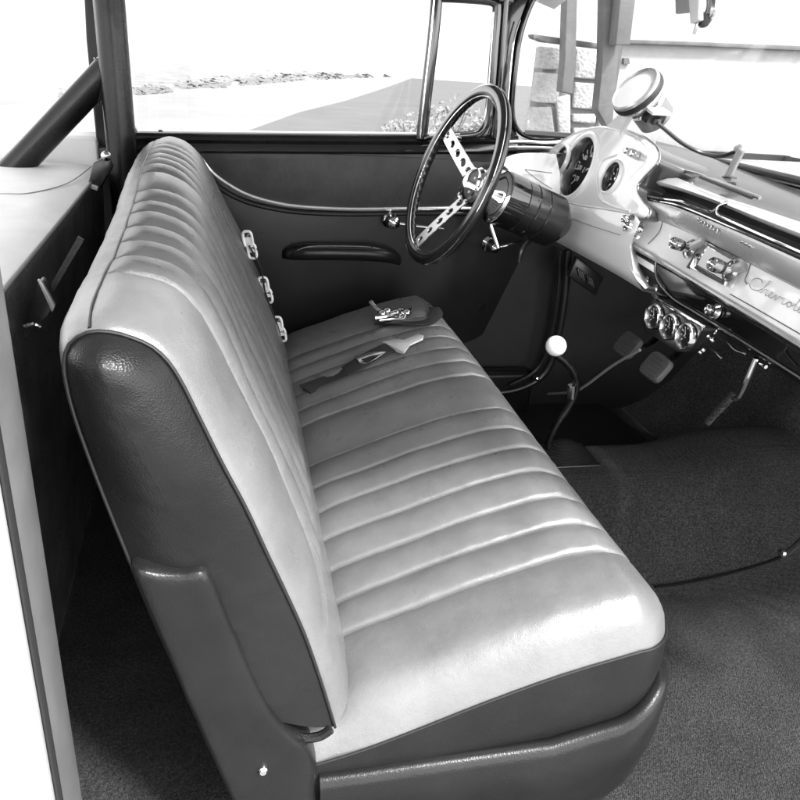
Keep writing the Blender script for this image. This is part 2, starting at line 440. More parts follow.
# upper grey panel, bounded by the curved strip
cur = [(196, 152), (203, 161), (212, 172), (226, 183), (246, 194), (270, 201.5), (300, 206.5), (350, 209), (400, 208.5), (455, 208), (500, 209)]
curp = cr([dp(*p, DY - .006) for p in cur], 5)
up = curp + [dp(520, 165, DY - .006), dp(425, 158, DY - .006), dp(300, 153, DY - .006)]
MB().prism(up, (0, .02, 0)).build('upper_panel', door_grey, door, bevel=.002)
MB().tube([p + Vector((0, -.003, 0)) for p in curp], .0062, n=8, smooth=0).build('trim_strip', bright_trim, door)
MB().tube([dp(*p, DY - .002) + Vector((0, 0, 0)) for p in [(205, 172), (222, 189), (245, 201), (272, 208), (300, 212), (350, 214), (420, 213), (500, 214)]], .008, n=10).build('panel_fold', door_vinyl, door)
# sill mouldings (gloss black) : two rolls with a bright top
def rail(name, pxs, y, r, m, flat=None, par=door, n=12): return MB().tube([dp(a, b, y) for a, b in pxs], r, n=n, smooth=4, flat=flat).build(name, m, par)
sill = MB()
a0, a1 = dp(138, 139, 1.60), dp(520, 139, 1.60)
prof = [(0.03, .004), (-.005, .003), (-.028, -.004), (-.036, -.016), (-.030, -.026), (-.034, -.034), (-.036, -.044), (-.028, -.052), (-.005, -.056), (.02, -.056)]
sill.loft([[p + Vector((0, dy, dz * 1.0)) for dy, dz in prof] for p in (Vector((-.44, 1.60, .901)), Vector((-.36, 1.60, .905)), Vector((.1, 1.60, .921)), Vector((.43, 1.60, .934)), Vector((.72, 1.60, .948)))], caps=True)
sill.build('window_sill', black_paint, door, smooth=50)
MB().tube([Vector((-.40, 1.574, .902)), Vector((.1, 1.574, .921)), Vector((.45, 1.574, .935))], .0035, n=8).build('glass_seal', brushed, door)
# lock button
lb = dp(161, 138, 1.59)
MB().lathe([(.003, -.02), (.003, .008), (.006, .010), (.0065, .018), (.005, .021), (.0001, .022)], lb, (0, 0, 1), n=16).build('lock_button', black_plastic, door)
# rear frame post, header, vent post, front frame
def post(name, poly, y0, th, m, par, bev=.006): return MB().prism([at(a, b, Y=y0) for a, b in poly], (0, th, 0)).build(name, m, par, bevel=bev, seg=3)
post('frame_post', [(121, -40), (127, 40), (131, 100), (134, 126), (140, 136), (160, 140), (160, 146), (118, 146), (112, 60), (108, -40)], 1.575, .035, black_paint, door, .004)
MB().aabb((-.46, 1.565, 1.292), (.66, 1.615, 1.335)).build('frame_header', black_paint, door, bevel=.008)
MB().tube([at(a, b, Y=1.572) for a, b in [(439, -30), (434, 30), (427, 90), (421.5, 139)]], .0105, n=12, flat=1.6).build('vent_post', black_paint, door)
MB().tube([at(a, b, Y=1.556) for a, b in [(436.5, -30), (431.5, 30), (425, 90), (420, 138)]], .0022, n=8).build('vent_trim', chrome, door)
MB().tube([at(a, b, Y=1.570) for a, b in [(445, 136), (462, 136), (476, 134), (484, 128), (488, 116), (491, 90), (494, 50), (497, 10), (495, 3), (486, 0), (460, -2), (438, -3)]], .0085, n=10, flat=1.5).build('vent_frame', black_paint, door)
MB().tube([at(a, b, Y=1.56) for a, b in [(446, 134), (462, 133.5), (474, 132), (481, 126), (485, 116), (488, 90), (491, 50), (493.5, 12)]], .0016, n=8).build('vent_trim', chrome, door)
MB().tube([at(a, b, Y=1.555) for a, b in [(424, 139), (432, 137), (450, 138), (461, 139)]], .0065, n=8).build('vent_latch', chrome, door)
gp = [at(a, b, Y=1.600) for a, b in [(125, -34), (140, 139), (421, 141), (436, -34)]]
MB().prism(gp, (0, .004, 0)).build('side_glass', glass, door, smooth=0)
gp = [at(a, b, Y=1.594) for a, b in [(438, -4), (424, 140), (480, 137), (488, 120), (496, 2)]]
MB().prism(gp, (0, .004, 0)).build('vent_glass', glass, door, smooth=0)
# armrest
arm = []
ends = [(283, 248), (290, 244), (305, 243), (345, 243), (375, 243.5), (392, 247), (399, 256)]
for k, (a, b) in enumerate([(282, 253), (286, 251), (293, 249), (305, 248), (330, 248), (360, 248.5), (380, 250), (391, 253), (398, 257), (401, 259)]):
    s = [.15, .55, .85, 1, 1, 1, 1, .85, .55, .15][k]; c = dp(a, b, DY)
    row = []
    for j in range(20):
        t = 2 * PI * j / 20; yy = -math.sin(t); zz = math.cos(t)
        row.append(c + Vector((0, (yy * .5 - .5) * .07 * s + .004, (abs(zz) ** .8 * (1 if zz > 0 else -1)) * .024 * (.35 + .65 * s) - .004)))
    arm.append(row)
MB().loft(arm, cu=True, caps=True).build('armrest', door_vinyl, door, smooth=60)
MB().tube([dp(a, b, DY - .052) for a, b in [(294, 252), (305, 247.5), (318, 246), (345, 246), (370, 247), (386, 250)]], .0035, n=8, flat=.6).build('armrest_highlight', chrome, door)  # chrome strip shaped as the highlight on the glossy armrest vinyl
# door handle and window crank
def handle(name, kp, ep, par, r=.020):
    k = dp(*kp, DY - .045); e = dp(*ep, DY - .040)
    o = MB().lathe([(.024, .045), (.026, .040), (.018, .032), (.011, .02), (.012, .006), (r * .8, .0), (r, -.010), (r * .85, -.020), (r * .4, -.026), (.0001, -.027)], k, (0, 1, 0), n=28).build(name, chrome, par)
    MB().tube([k + Vector((0, -.004, 0)), k.lerp(e, .5) + Vector((0, -.008, 0)), e], lambda t: .0085 - .003 * t, n=10, flat=.7).build('lever', chrome, o)
    return o
handle('window_crank', (393, 222), (443, 229), door)
handle('door_handle', (494, 247), (522, 241), door, .017)
for p in [(440, 226), (448, 222)]: pass

# ================================================================== CAR CABIN (fixed body shell)
cab = thing('car_body', 'black car body shell around the cabin with white outer quarter panel', 'car body', (.1, .75, .0))
post('b_pillar', [(81, -60), (86, 40), (92, 100), (97, 150), (100, 200), (140, 200), (136, 150), (124, 60), (114, -60)], 1.60, .05, pillar_m, cab)
# a-pillar: three vertical rolls
MB().prism([at(a, b, Y=1.585) for a, b in [(499, -12), (497, 40), (493, 90), (490, 126), (484, 142), (520, 142), (515, 125), (514, 90), (517, 50), (525, 18), (536, -12)]], (0, .06, 0)).build('a_pillar', black_paint, cab, bevel=.006, seg=3)
MB().tube([at(a, b, Y=1.57) for a, b in [(507, -12), (503, 40), (499, 90), (494, 138)]], .008, n=10).build('pillar_bead', black_paint, cab)
MB().tube([at(a, b, Y=1.575) for a, b in [(540, -14), (528, 12), (520, 38), (515.5, 70), (513, 100), (514, 120), (519, 131), (530, 137), (545, 138), (560, 137)]], .0075, n=10).build('windshield_seal', black_paint, cab)
MB().tube([at(a, b, Y=1.56) for a, b in [(520, 20), (514, 40), (510.5, 70), (508, 100), (508, 125)]], .0025, n=8).build('pillar_trim', chrome, cab)
MB().aabb((-.62, 1.595, 1.34), (.74, 1.66, 1.42)).build('roof_rail', black_paint, cab, bevel=.01)
roof = []
for i in range(13):
    x = -.85 + 1.7 * i / 12; zx = 1.47 - .09 * ((x + .25) / 1.1) ** 4
    roof.append([Vector((x, -.16 + 1.9 * j / 12, zx - .07 * ((j - 6) / 6) ** 4)) for j in range(13)])
MB().loft(roof).build('roof', liner, cab, solid=.02)
MB().aabb((.68, -.10, 1.345), (.76, 1.60, 1.41)).build('windshield_header', black_paint, cab, bevel=.01)
MB().aabb((-.86, -.17, 1.345), (.72, -.12, 1.42)).build('roof_rail', black_paint, cab, bevel=.01)
# near A pillar (out of frame)
MB().tube([(.72, -.13, 1.36), (.80, -.12, .95)], .03).build('a_pillar', black_paint, cab)
# outer skin on the far side below the windows, and cowl
MB().prism([Vector((-1.4, 1.63, .88)), Vector((.8, 1.63, .925)), Vector((1.5, 1.63, .88)), Vector((1.5, 1.63, -.2)), Vector((-1.4, 1.63, -.2))], (0, .05, 0)).build('outer_skin', body_white, cab, bevel=.01)
# near rear quarter: jamb and white outer panel
def plan_wall(name, pl, z0, z1, m, th=.004, bev=0):
    pts = cr([Vector((x, y, 0)) for x, y in pl], 5)
    rows = [[Vector((p.x, p.y, z)) for p in pts] for z in z0s(z0, z1)]
    return MB().loft(rows).build(name, m, cab, smooth=60, solid=th)
def z0s(a, b): return [a + (b - a) * i / 8 for i in range(9)]
plan_wall('door_jamb', [(-.315, -.03), (-.297, -.045), (-.291, -.07), (-.290, -.10), (-.293, -.125), (-.294, -.135)], -.1, 1.36, jamb_m)
plan_wall('rubber_strip', [(-.291, -.128), (-.287, -.133), (-.289, -.139)], -.1, 1.36, rubber)
plan_wall('quarter_panel', [(-.292, -.138), (-.289, -.16), (-.295, -.178), (-.33, -.188), (-.6, -.20), (-1.4, -.20)], -.1, .99, body_white)
plan_wall('quarter_lining', [(-.315, -.03), (-.34, -.02), (-.6, -.015), (-1.4, -.015)], -.0, .80, deck_dark)
MB().aabb((-.36, -.12, .99), (-.30, -.03, 1.38)).build('b_pillar', black_paint, cab, bevel=.01)
# kick panel and firewall
MB().prism([Vector((.45, 1.59, .86)), Vector((.80, 1.59, .93)), Vector((1.62, 1.52, .93)), Vector((1.62, 1.52, .03)), Vector((.45, 1.59, .03))], (0, .03, 0)).build('kick_panel', kick_m, cab)
MB().aabb((-1.3, 1.50, .03), (.85, 1.56, .215)).build('rocker', door_vinyl, cab, bevel=.02, seg=4)
fw = []
for j in range(25):
    y = -.1 + 1.66 * j / 24; hump = math.exp(-((y - .85) / .24) ** 4)
    fw.append([Vector((x - hump * hx, y, z)) for x, z, hx in ((1.22, .052, .0), (1.30, .09, .0), (1.38, .16, .02), (1.46, .27, .06), (1.53, .38, .10), (1.58, .55, .10), (1.60, .75, .05), (1.60, .93, .0))])
MB().loft(fw).build('firewall', carpet_lit, cab, smooth=60)
# seal tubes curving round the driver door opening
MB().tube([at(a, b, Y=1.50) for a, b in [(568, 250), (564, 300), (557, 340), (549, 366), (536, 381), (515, 390), (495, 393)]], .013, n=12).build('door_seal', black_plastic, cab)
MB().tube([at(a, b, Y=1.49) for a, b in [(561, 250), (557, 300), (550, 338), (542, 362), (530, 375), (510, 385)]], .006, n=10).build('door_seal', black_plastic, cab)
MB().lathe([(.0001, -.008), (.007, -.005), (.009, 0), (.009, .01)], at(537, 379, Y=1.485), (0, 1, 0), n=16).build('seal_button', chrome, cab)
for k in range(6):
    a = 578 + k * 2.1 + (3 if k > 2 else 0); b = 268 + k * 1.6 + (2 if k > 2 else 0)
    MB().tube([at(a, b, Y=1.40), at(a + 2, b + 9, Y=1.40)], .003, n=8).build('fuse_clip', brushed, cab)
MB().box(at(585, 276, Y=1.42), (.05, 0, -.03), (0, .012, 0), (.008, 0, .03)).build('fuse_block', black_plastic, cab, bevel=.004)
# thin rod by the pedals
MB().tube([at(a, b, X=.85) for a, b in [(640, 350), (612, 366), (585, 386), (572, 392), (548, 394)]], .0038, n=8).build('linkage_rod', steel, cab)
# windshield: wraparound sheet of glass with a seal at its foot
wb = [(.74, 1.575, .955), (.90, 1.52, .955), (1.02, 1.35, .952), (1.055, 1.05, .945), (1.06, .77, .94), (1.055, .48, .935), (1.02, .20, .93), (.90, .0, .93), (.76, -.08, .93)]
wt = [(.735, 1.59, 1.37), (.755, 1.45, 1.375), (.765, 1.25, 1.38), (.77, 1.0, 1.382), (.77, .77, 1.383), (.77, .5, 1.382), (.765, .25, 1.38), (.755, .05, 1.375), (.735, -.09, 1.37)]
wb = cr([Vector(p) for p in wb], 6); wt = cr([Vector(p) for p in wt], 6)
MB().loft([[a.lerp(b, t) for a, b in zip(wb, wt)] for t in (0, .25, .5, .75, 1)]).build('windshield', glass, cab, smooth=60, solid=.004)
MB().tube(wb, .009, n=10, smooth=0).build('windshield_seal', shelf_m, cab)
# hood ahead of the windshield
hood = []
for i in range(8):
    hood.append([Vector((x, -.15 + 1.84 * i / 7, z - .05 * ((i - 3.5) / 3.5) ** 4)) for x, z in ((1.08, .93), (1.3, .93), (1.8, .93), (2.4, .89), (2.9, .82), (3.0, .6))])
MB().loft(hood).build('hood', body_white, cab, smooth=60, solid=.01)

# ================================================================== FLOOR
def floor_z(x, y):
    h = .19 * math.exp(-((y - .84) / .20) ** 4) * ss(.15, .5, x)
    h += .05 * math.exp(-((y - .84) / .26) ** 2) * ss(.9, 1.15, x)
    return .05 + h + .0015 * wr(x, y, 1, 12)
rows = [[Vector((-1.0 + 2.30 * i / 120, -.10 + 1.66 * j / 90, floor_z(-1.0 + 2.30 * i / 120, -.10 + 1.66 * j / 90))) for j in range(91)] for i in range(121)]
fl = MB().loft(rows).build('floor', carpet, None, smooth=80); tag(fl, 'dark loop pile carpet over the cabin floor and tunnel', 'floor', kind='structure')
def march(px, py, fz, t0=.3, t1=3.5):
    d = ray(px, py) / F; t = t0
    while t < t1:
        p = C + d * t
        if p.z < fz(p.x, p.y): return p
        t += .002
    return C + d * t1
# carpet seam with stitched edge
seam = [(655, 587), (690, 582), (730, 573), (765, 563), (783, 556)]
sp = []
for a, b in seam:
    sp.append(march(a, b, lambda x, y: floor_z(x, y) + .003))
t_ = tag(MB().tube(sp, .0035, n=8).build('carpet_edging', binding, None, loc=sp[0]), 'thin dark bound edge where two carpet pieces meet', 'carpet edging')
e0 = sp[-1] + Vector((0, 0, .006))
sp2 = thing('sill_strap', 'short bright metal strap with round stud on the carpet at the right', 'strap', e0)
MB().lathe([(.0001, .010), (.006, .008), (.009, .003), (.009, -.006)], e0, (0, 0, 1), n=20).build('stud', chrome, sp2)
MB().tube([e0 + Vector((.008, 0, 0)), march(792, 550, lambda x, y: floor_z(x, y) + .012), march(803, 540, lambda x, y: floor_z(x, y) + .014), march(815, 528, lambda x, y: floor_z(x, y) + .014)], .007, n=8, flat=.5).build('strap_plate', chrome, sp2)
# driver mat
mp = [at(a, b, Z=.068) for a, b in [(500, 398), (600, 402), (648, 440), (655, 470), (560, 480), (490, 470)]]
mt = tag(MB().prism(mp, (0, 0, -.008)).build('floor_mat', mat_rubber, None, bevel=.003, loc=mp[0]), 'flat black rubber mat on the driver footwell floor', 'floor mat')

# ================================================================== DASHBOARD
dash = thing('dashboard', 'white and chrome curved dashboard with knobs, radio and gauge hood', 'dashboard', (.82, .75, .73))
def ext(pl, yr=-.06):
    """continue a polyline past the right edge of the frame along its own last direction, to Y=yr"""
    a, b = pl[-2], pl[-1]; d = (b - a); t = (yr - b.y) / d.y; q = b + d * t; q.x = b.x; return pl + [b.lerp(q, .5), q]
def strip_surf(name, lines, m, par=dash, n=40, smooth=40, **k):
    return MB().loft([resample(cr(l, 6), n) for l in lines]).build(name, m, par, smooth=smooth, **k)
def DL(pts, w): return ext([D(a, b, w) for a, b in pts])
L_bot = [(624, 243), (640, 253), (670, 270), (700, 288.5), (750, 319), (800, 350)]
L_ins0 = [(624, 236), (640, 246), (670, 263.5), (700, 281.5), (750, 311), (800, 341)]
L_ins1 = [(632, 212), (652, 218), (680, 229), (700, 238.5), (750, 264), (800, 290)]
L_sil = [(626, 190), (640, 199), (660, 203), (680, 208.5), (740, 233), (800, 260)]
L_brl = [(636, 184), (652, 187.5), (680, 196), (720, 213), (760, 228), (800, 244)]
L_brm = [(640, 181), (652, 184), (680, 191), (720, 205), (760, 222), (800, 238)]
L_brt = [(655, 171), (668, 174), (690, 183), (720, 195), (760, 208.5), (800, 222)]
strip_surf('trim_molding', [DL(L_bot, -.004), DL(L_bot, .010), DL([(a, b - 2.5) for a, b in L_bot], .014), DL([(a, b + 2) for a, b in L_ins0], .013), DL(L_ins0, .006), DL(L_ins0, -.002)], brushed)
strip_surf('insert_panel', [DL(L_ins0, .000), DL([(a * .5 + c * .5, b * .5 + d * .5) for (a, b), (c, d) in zip(L_ins0, L_ins1)], -.004), DL(L_ins1, .000)], dash_white)
strip_surf('upper_molding', [DL(L_ins1, -.001), DL([(a, b - 1.5) for a, b in L_ins1], .006), DL([(a * .55 + c * .45, b * .55 + d * .45) for (a, b), (c, d) in zip(L_ins1, L_sil)], .012), DL([(a, b + 3) for a, b in L_sil], .014), DL(L_sil, .010), DL(L_sil, -.006)], silver)
strip_surf('recess', [DL(L_sil, -.004), DL([(a, b - 3) for a, b in L_sil], -.03), DL(L_brl, -.035), DL(L_brm, -.012)], black_plastic)
# brow and top shelf
foot = [(656, 141), (690, 150), (735, 167), (765, 178), (800, 190)]
fp = ext([at(a, b, X=1.045) for a, b in foot])
brt = DL(L_brt, -.03)
strip_surf('brow', [DL(L_brm, -.012), DL([(a, b - 2) for a, b in L_brm], -.002), DL([(a * .7 + c * .3, b * .7 + d * .3) for (a, b), (c, d) in zip(L_brm, L_brt)], .0), DL([(a * .3 + c * .7, b * .3 + d * .7) for (a, b), (c, d) in zip(L_brm, L_brt)], -.012), brt], brow_m, smooth=60)
b1 = resample(cr(brt, 6), 40); b2 = resample(cr(fp, 6), 40)
g1 = [a.lerp(b, .12) + Vector((0, 0, -.006)) for a, b in zip(b1, b2)]
MB().loft([b1, g1, [a.lerp(b, .2) for a, b in zip(b1, b2)], [a.lerp(b, .6) + Vector((0, 0, .004)) for a, b in zip(b1, b2)], b2]).build('top_shelf', shelf_m, dash, smooth=60)
# closed end of the dash at the passenger side
cp = [DL(L_bot, -.006)[-1], DL(L_ins0, -.004)[-1], DL(L_ins1, -.004)[-1], DL(L_sil, -.008)[-1], DL(L_brl, -.02)[-1], DL(L_brt, -.034)[-1], fp[-1] + Vector((0, 0, -.006)), fp[-1] + Vector((0, 0, -.30)), DL(L_bot, -.006)[-1] + Vector((.10, 0, -.06))]
ye = min(p.y for p in cp)
MB().prism([Vector((p.x, ye + .004, p.z)) for p in cp], (0, .02, 0)).build('end_cap', dash_white, dash)
# groove trims on the shelf
MB().tube([at(a, b, X=.90) for a, b in [(684, 171), (700, 175), (725, 184), (760, 198)]], .004, n=8).build('shelf_bead', brushed, dash)
MB().tube([at(a, b, X=.89) for a, b in [(700, 177), (730, 189), (752, 198)]], .0035, n=8).build('shelf_groove', black_plastic, dash)
# bright edge trims
MB().tube([D(a, b, .004) for a, b in [(642, 184), (639, 190), (648, 196), (665, 199), (680, 201), (695, 207), (708, 211.5), (714, 210), (721, 204), (730, 201.5)]], .0026, n=8).build('edge_trim', chrome, dash)
MB().tube([D(a, b, .004) for a, b in [(728, 203), (720, 206), (717, 211), (719, 216), (730, 221), (760, 234.5), (800, 252), (840, 270)]], .0026, n=8).build('edge_trim', chrome, dash)
MB().tube([D(a, b, -.001) for a, b in [(640, 196), (655, 201), (680, 206), (740, 231), (800, 257)]], .0022, n=8).build('edge_trim', chrome, dash)
# fine line along the insert and its framed panels
for pl in ([(663, 219), (700, 236.5), (722, 248)], [(663, 219), (659, 232), (648, 244)], [(751, 262), (780, 277), (820, 298)], [(751, 262), (748, 272), (745, 280), (747, 284)], [(730, 294), (760, 311), (800, 334)]):
    MB().tube([D(a, b, .0005) for a, b in pl], .0010, n=6).build('panel_line', lettering, dash)
# script lettering "Chevrolet"
def script(strokes, o, ux, uy, r, name, m, par):
    mb = MB()
    for st in strokes: mb.tube([o + ux * x + uy * y for x, y in st], r, n=6, smooth=5)
    return mb.build(name, m, par)
CH = [[(.95, .82), (.7, 1.02), (.3, .95), (.02, .6), (.05, .2), (.4, .0), (.9, .12), (1.25, .55), (1.45, 1.1), (1.38, 1.2), (1.28, .9), (1.2, .05), (1.35, .42), (1.55, .48), (1.6, .1), (1.75, .04),
       (1.95, .25), (2.1, .42), (1.98, .5), (1.85, .3), (1.95, .05), (2.2, .12), (2.4, .45), (2.5, .05), (2.7, .48), (2.9, .40), (3.05, .5), (3.1, .42), (3.1, .06), (3.3, .12), (3.5, .42), (3.7, .46), (3.78, .2), (3.6, .02), (3.45, .2), (3.6, .44),
       (3.95, .3), (4.25, 1.1), (4.15, 1.15), (4.08, .2), (4.2, .03), (4.45, .25), (4.6, .42), (4.48, .5), (4.38, .25), (4.5, .04), (4.75, .2), (4.98, .95), (4.9, .2), (5.02, .02), (5.25, .15)], [(4.75, .68), (5.2, .74)]]
o0 = D(748, 287, .003); ux = (D(808, 318, .003) - o0) / 5.3; uy = DV * .021
script(CH, o0, ux, uy, .0007, 'script_emblem', silver, dash)
# tiny raised emblem on the silver band
for k in range(7):
    p = D(697 + k * 3.2, 222 + k * 1.9, .015); MB().tube([p, p + DV * (.006 if k % 2 else .009), p + Vector((0, -.006, .002))], .0014, n=6).build('band_emblem', chrome, dash)
for k in range(3):
    p = D(741 + k * 4, 242 + k * 2, .015); MB().tube([p, p + Vector((0, -.008, 0))], .002, n=6).build('band_emblem', chrome, dash)

# radio
rd = MB().prism([D(a, b, .002) for a, b in [(706, 241), (738, 258), (727, 287), (692, 268)]], DOUT * .008).build('radio', chrome, dash, bevel=.002)
MB().prism([D(a, b, .0105) for a, b in [(708, 247), (732, 260), (724, 280), (698, 265)]], DOUT * .002).build('radio_dial', needle_m, rd)
MB().prism([D(a, b, .0105) for a, b in [(708, 243.5), (735, 258), (734, 260), (708, 246)]], DOUT * .003).build('radio_slot', black_plastic, rd)
MB().prism([D(a, b, .0105) for a, b in [(697, 266), (723, 281), (722, 284), (695, 268.5)]], DOUT * .003).build('radio_slot', black_plastic, rd)
MB().tube([D(703, 243, .006), D(688, 268, .006)], .004, n=8).build('radio_bezel', black_plastic, rd)
def knob(px, py, w0, L, r, par, name='knob', m=chrome, bowl=True):
    c = D(px, py, w0)
    pr = [(r * 1.25, 0), (r * 1.3, .003), (r * .8, .006), (r * .62, L * .4), (r * .7, L * .5), (r, L * .58), (r * 1.04, L * .75), (r * .98, L * .95), (r * .75, L), (r * .5, L * .97), (r * .3, L * 1.02), (.0001, L * 1.03)]
    o = MB().lathe(pr, c, DOUT, n=28).build(name, m, par, smooth=40)
    MB().lathe([(r * 1.6, 0), (r * 1.65, .002), (r * 1.35, .005), (r * 1.25, .002)], c, DOUT, n=28, caps=False).build('ferrule', brushed, o)
    # dark gap ring
    MB().lathe([(r * .9, L * .42), (r * .92, L * .52), (r * .6, L * .55)], c, DOUT, n=24, caps=False).build('shaft', black_plastic, o)
    return o
knob(690, 249, .0, .048, .0125, dash); knob(731, 271, .012, .050, .0135, dash)
knob(640, 231, .030, .040, .0125, dash); knob(631, 221, .055, .022, .009, dash)
for (a, b), (c, d) in (((693, 247), (704, 241)), ((733, 270), (744, 266)), ((634, 219), (646, 213))):  # first two grey bars shape the knobs' cast shadows, third is a lever
    MB().tube([D(a, b, .012), D(c, d, .010)], lambda t: .0105 - .001 * t, n=12).build('knob_shadow_lever', steel, dash)
# lower knobs under the molding
lp = MB().prism([D(a, b, -.012) for a, b in [(622, 244), (660, 264), (664, 300), (655, 296), (640, 284), (626, 262)]], DN * .02).build('switch_panel', black_plastic, dash, bevel=.002)
MB().prism([D(a, b, -.010) for a, b in [(632, 252), (655, 265.5), (655, 273), (633, 259)]], DOUT * .004).build('switch_label', ivory, dash, bevel=.001)
for a, b in ((646, 281), (655, 289), (637, 268)): knob(a, b, -.010, .026, .007, dash)
# lower glove panel
LT = [(655, 261), (680, 276), (700, 289), (750, 320), (800, 351)]
LB = [(659, 283), (672, 300), (694, 313), (751, 348), (800, 379)]
strip_surf('lower_panel', [DL(LT, -.012), DL([(a, b + 2) for a, b in LT], -.006), DL([(a * .5 + c * .5, b * .5 + d * .5) for (a, b), (c, d) in zip(LT, LB)], -.008), DL(LB, -.012), DL([(a, b + 2.5) for a, b in LB], -.022), DL([(a - 3, b + 4) for a, b in LB], -.16)], black_paint)
MB().tube([D(a, b, -.006) for a, b in [(656, 262), (656, 275), (661, 286), (673, 299), (694, 312), (722, 329), (751, 347), (800, 378)]], .0022, n=8).build('lower_bead', brushed, dash)
MB().tube([D(a, b, -.005) for a, b in [(661, 267), (680, 277), (700, 290), (730, 308), (783, 341), (785, 352), (796, 366)]], .0012, n=6).build('lower_bead', black_plastic, dash)
knob(716, 312, -.006, .022, .010, dash, 'lock')
MB().tube([D(717, 308, .008), D(722, 307, .008)], .004, n=8).build('lock_tab', chrome, dash)
# ---- gauge hood with three openings
def oval(px, py, r, w, k=48): c = D(px, py, w); return [c + (Vector((0, 1, 0)) * math.cos(t) + DV * math.sin(t)) * r for t in [2 * PI * i / k for i in range(k)]]
HW = .055
HO = [(549, 158), (553, 150), (562, 142), (574, 135), (588, 130), (602, 129), (618, 132), (634, 138), (644, 145), (648, 152), (647, 160), (641, 167), (633, 175), (628, 182), (628, 190), (634, 199), (640, 206), (636, 213), (620, 211), (600, 207), (575, 203), (558, 199), (551, 190), (548, 172)]
ho = cr([D(a, b, HW) for a, b in HO], 5, closed=True)
BIG = (577, 167, .079); SM = (611, 177, .036); SL = (560.5, 160, .036)
def fill_face(name, outer, holes, m, par):
    bm = bmesh.new(); base = wloc(par)
    for lp_ in [outer] + holes:
        vs = [bm.verts.new(p - base) for p in lp_]
        for i in range(len(vs)): bm.edges.new((vs[i - 1], vs[i]))
    bmesh.ops.triangle_fill(bm, use_beauty=True, use_dissolve=False, edges=bm.edges[:], normal=DOUT)
    bmesh.ops.recalc_face_normals(bm, faces=bm.faces)
    me = bpy.data.meshes.new(name); bm.to_mesh(me); bm.free(); me.materials.append(m)
    o = bpy.data.objects.new(name, me); COL.objects.link(o); o.parent = par; return o
fill_face('hood_face', ho, [oval(BIG[0], BIG[1], BIG[2], HW), oval(SM[0], SM[1], SM[2], HW)], dash_white, dash)
# hood shell going forward to the shelf
def hood_back(p, t):
    q = p + DN * (.28 * t); q.y = q.y + (1.22 - q.y) * .0 * t
    zt = .935
    if q.z > zt: q.z = q.z + (zt - q.z) * (t ** 1.6)
    return q
rows = [[p + DOUT * 0 for p in ho]]
cenh = sum(ho, Vector()) / len(ho)
rows = [[p for p in ho], [p + (p - cenh).normalized() * .004 + DOUT * .004 for p in ho], [p + (p - cenh).normalized() * .009 + DOUT * .001 for p in ho], [p + (p - cenh).normalized() * .010 + DN * .02 for p in ho]]
wrows = rows; rows = [rows[-1]]
for t in (.15, .35, .6, .8, 1): rows.append([hood_back(p + (p - cenh).normalized() * (.008 - .004 * t), t) + Vector((0, -.05 * ss(0, 1, t) * (1 if p.y < cenh.y and p.z > .86 else 0), 0)) for p in ho])
MB().loft(wrows, cu=True).build('hood_lip', dash_white, dash, smooth=50)
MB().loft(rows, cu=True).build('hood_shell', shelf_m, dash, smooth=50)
MB().tube([p + (p - cenh).normalized() * .012 + DN * .022 for p in ho[15:85]], .0035, n=8, smooth=0).build('hood_trim', brushed, dash)
# apron below the hood
apt = [D(a, b, HW) for a, b in [(556, 198), (575, 203), (600, 207), (620, 211), (634, 214), (640, 222)]]
apm = [D(a, b, HW + .012) for a, b in [(556, 212), (574, 218), (592, 224), (606, 230), (620, 238), (630, 246)]]
apm2 = [D(a, b, HW + .004) for a, b in [(553, 226), (570, 236), (590, 248), (606, 258), (622, 268), (634, 274)]]
apb = [D(a, b, HW - .012) for a, b in [(549, 238), (568, 248), (590, 260), (612, 272), (632, 284), (643, 291)]]
apu = [p + DN * .05 + Vector((0, 0, .004)) for p in apb]
apu2 = [p + DN * .14 + Vector((0, 0, .02)) for p in apb]
MB().loft([resample(cr(l, 6), 30) for l in (apt, apm, apm2, apb, apu, apu2)]).build('apron', dash_white, dash, smooth=70)
# right end of the apron: curled lip
lip = [(626, 217), (624, 232), (625, 250), (630, 268), (637, 280), (645, 289), (650, 287)]
MB().loft([[D(a, b, HW + .006) for a, b in lip], [D(a + 3, b, HW - .002) for a, b in lip], [D(a + 9, b + 1, HW - .05) for a, b in lip], [D(a + 12, b + 1, -.03) for a, b in lip]]).build('apron_lip', dash_white, dash, smooth=60)
MB().tube([D(a, b, HW + .013) for a, b in [(556, 213), (592, 226), (620, 235)]], .0007, n=6).build('panel_line', lettering, dash)
MB().tube([D(a, b, HW + .001) for a, b in [(598, 187), (601, 199), (612, 206), (630, 211)]], .004, n=10).build('hood_crease', dash_white, dash)
MB().tube([D(a, b, HW + .001) for a, b in [(598, 187), (597, 172), (604, 160), (616, 155)]], .003, n=10).build('hood_crease', dash_white, dash)
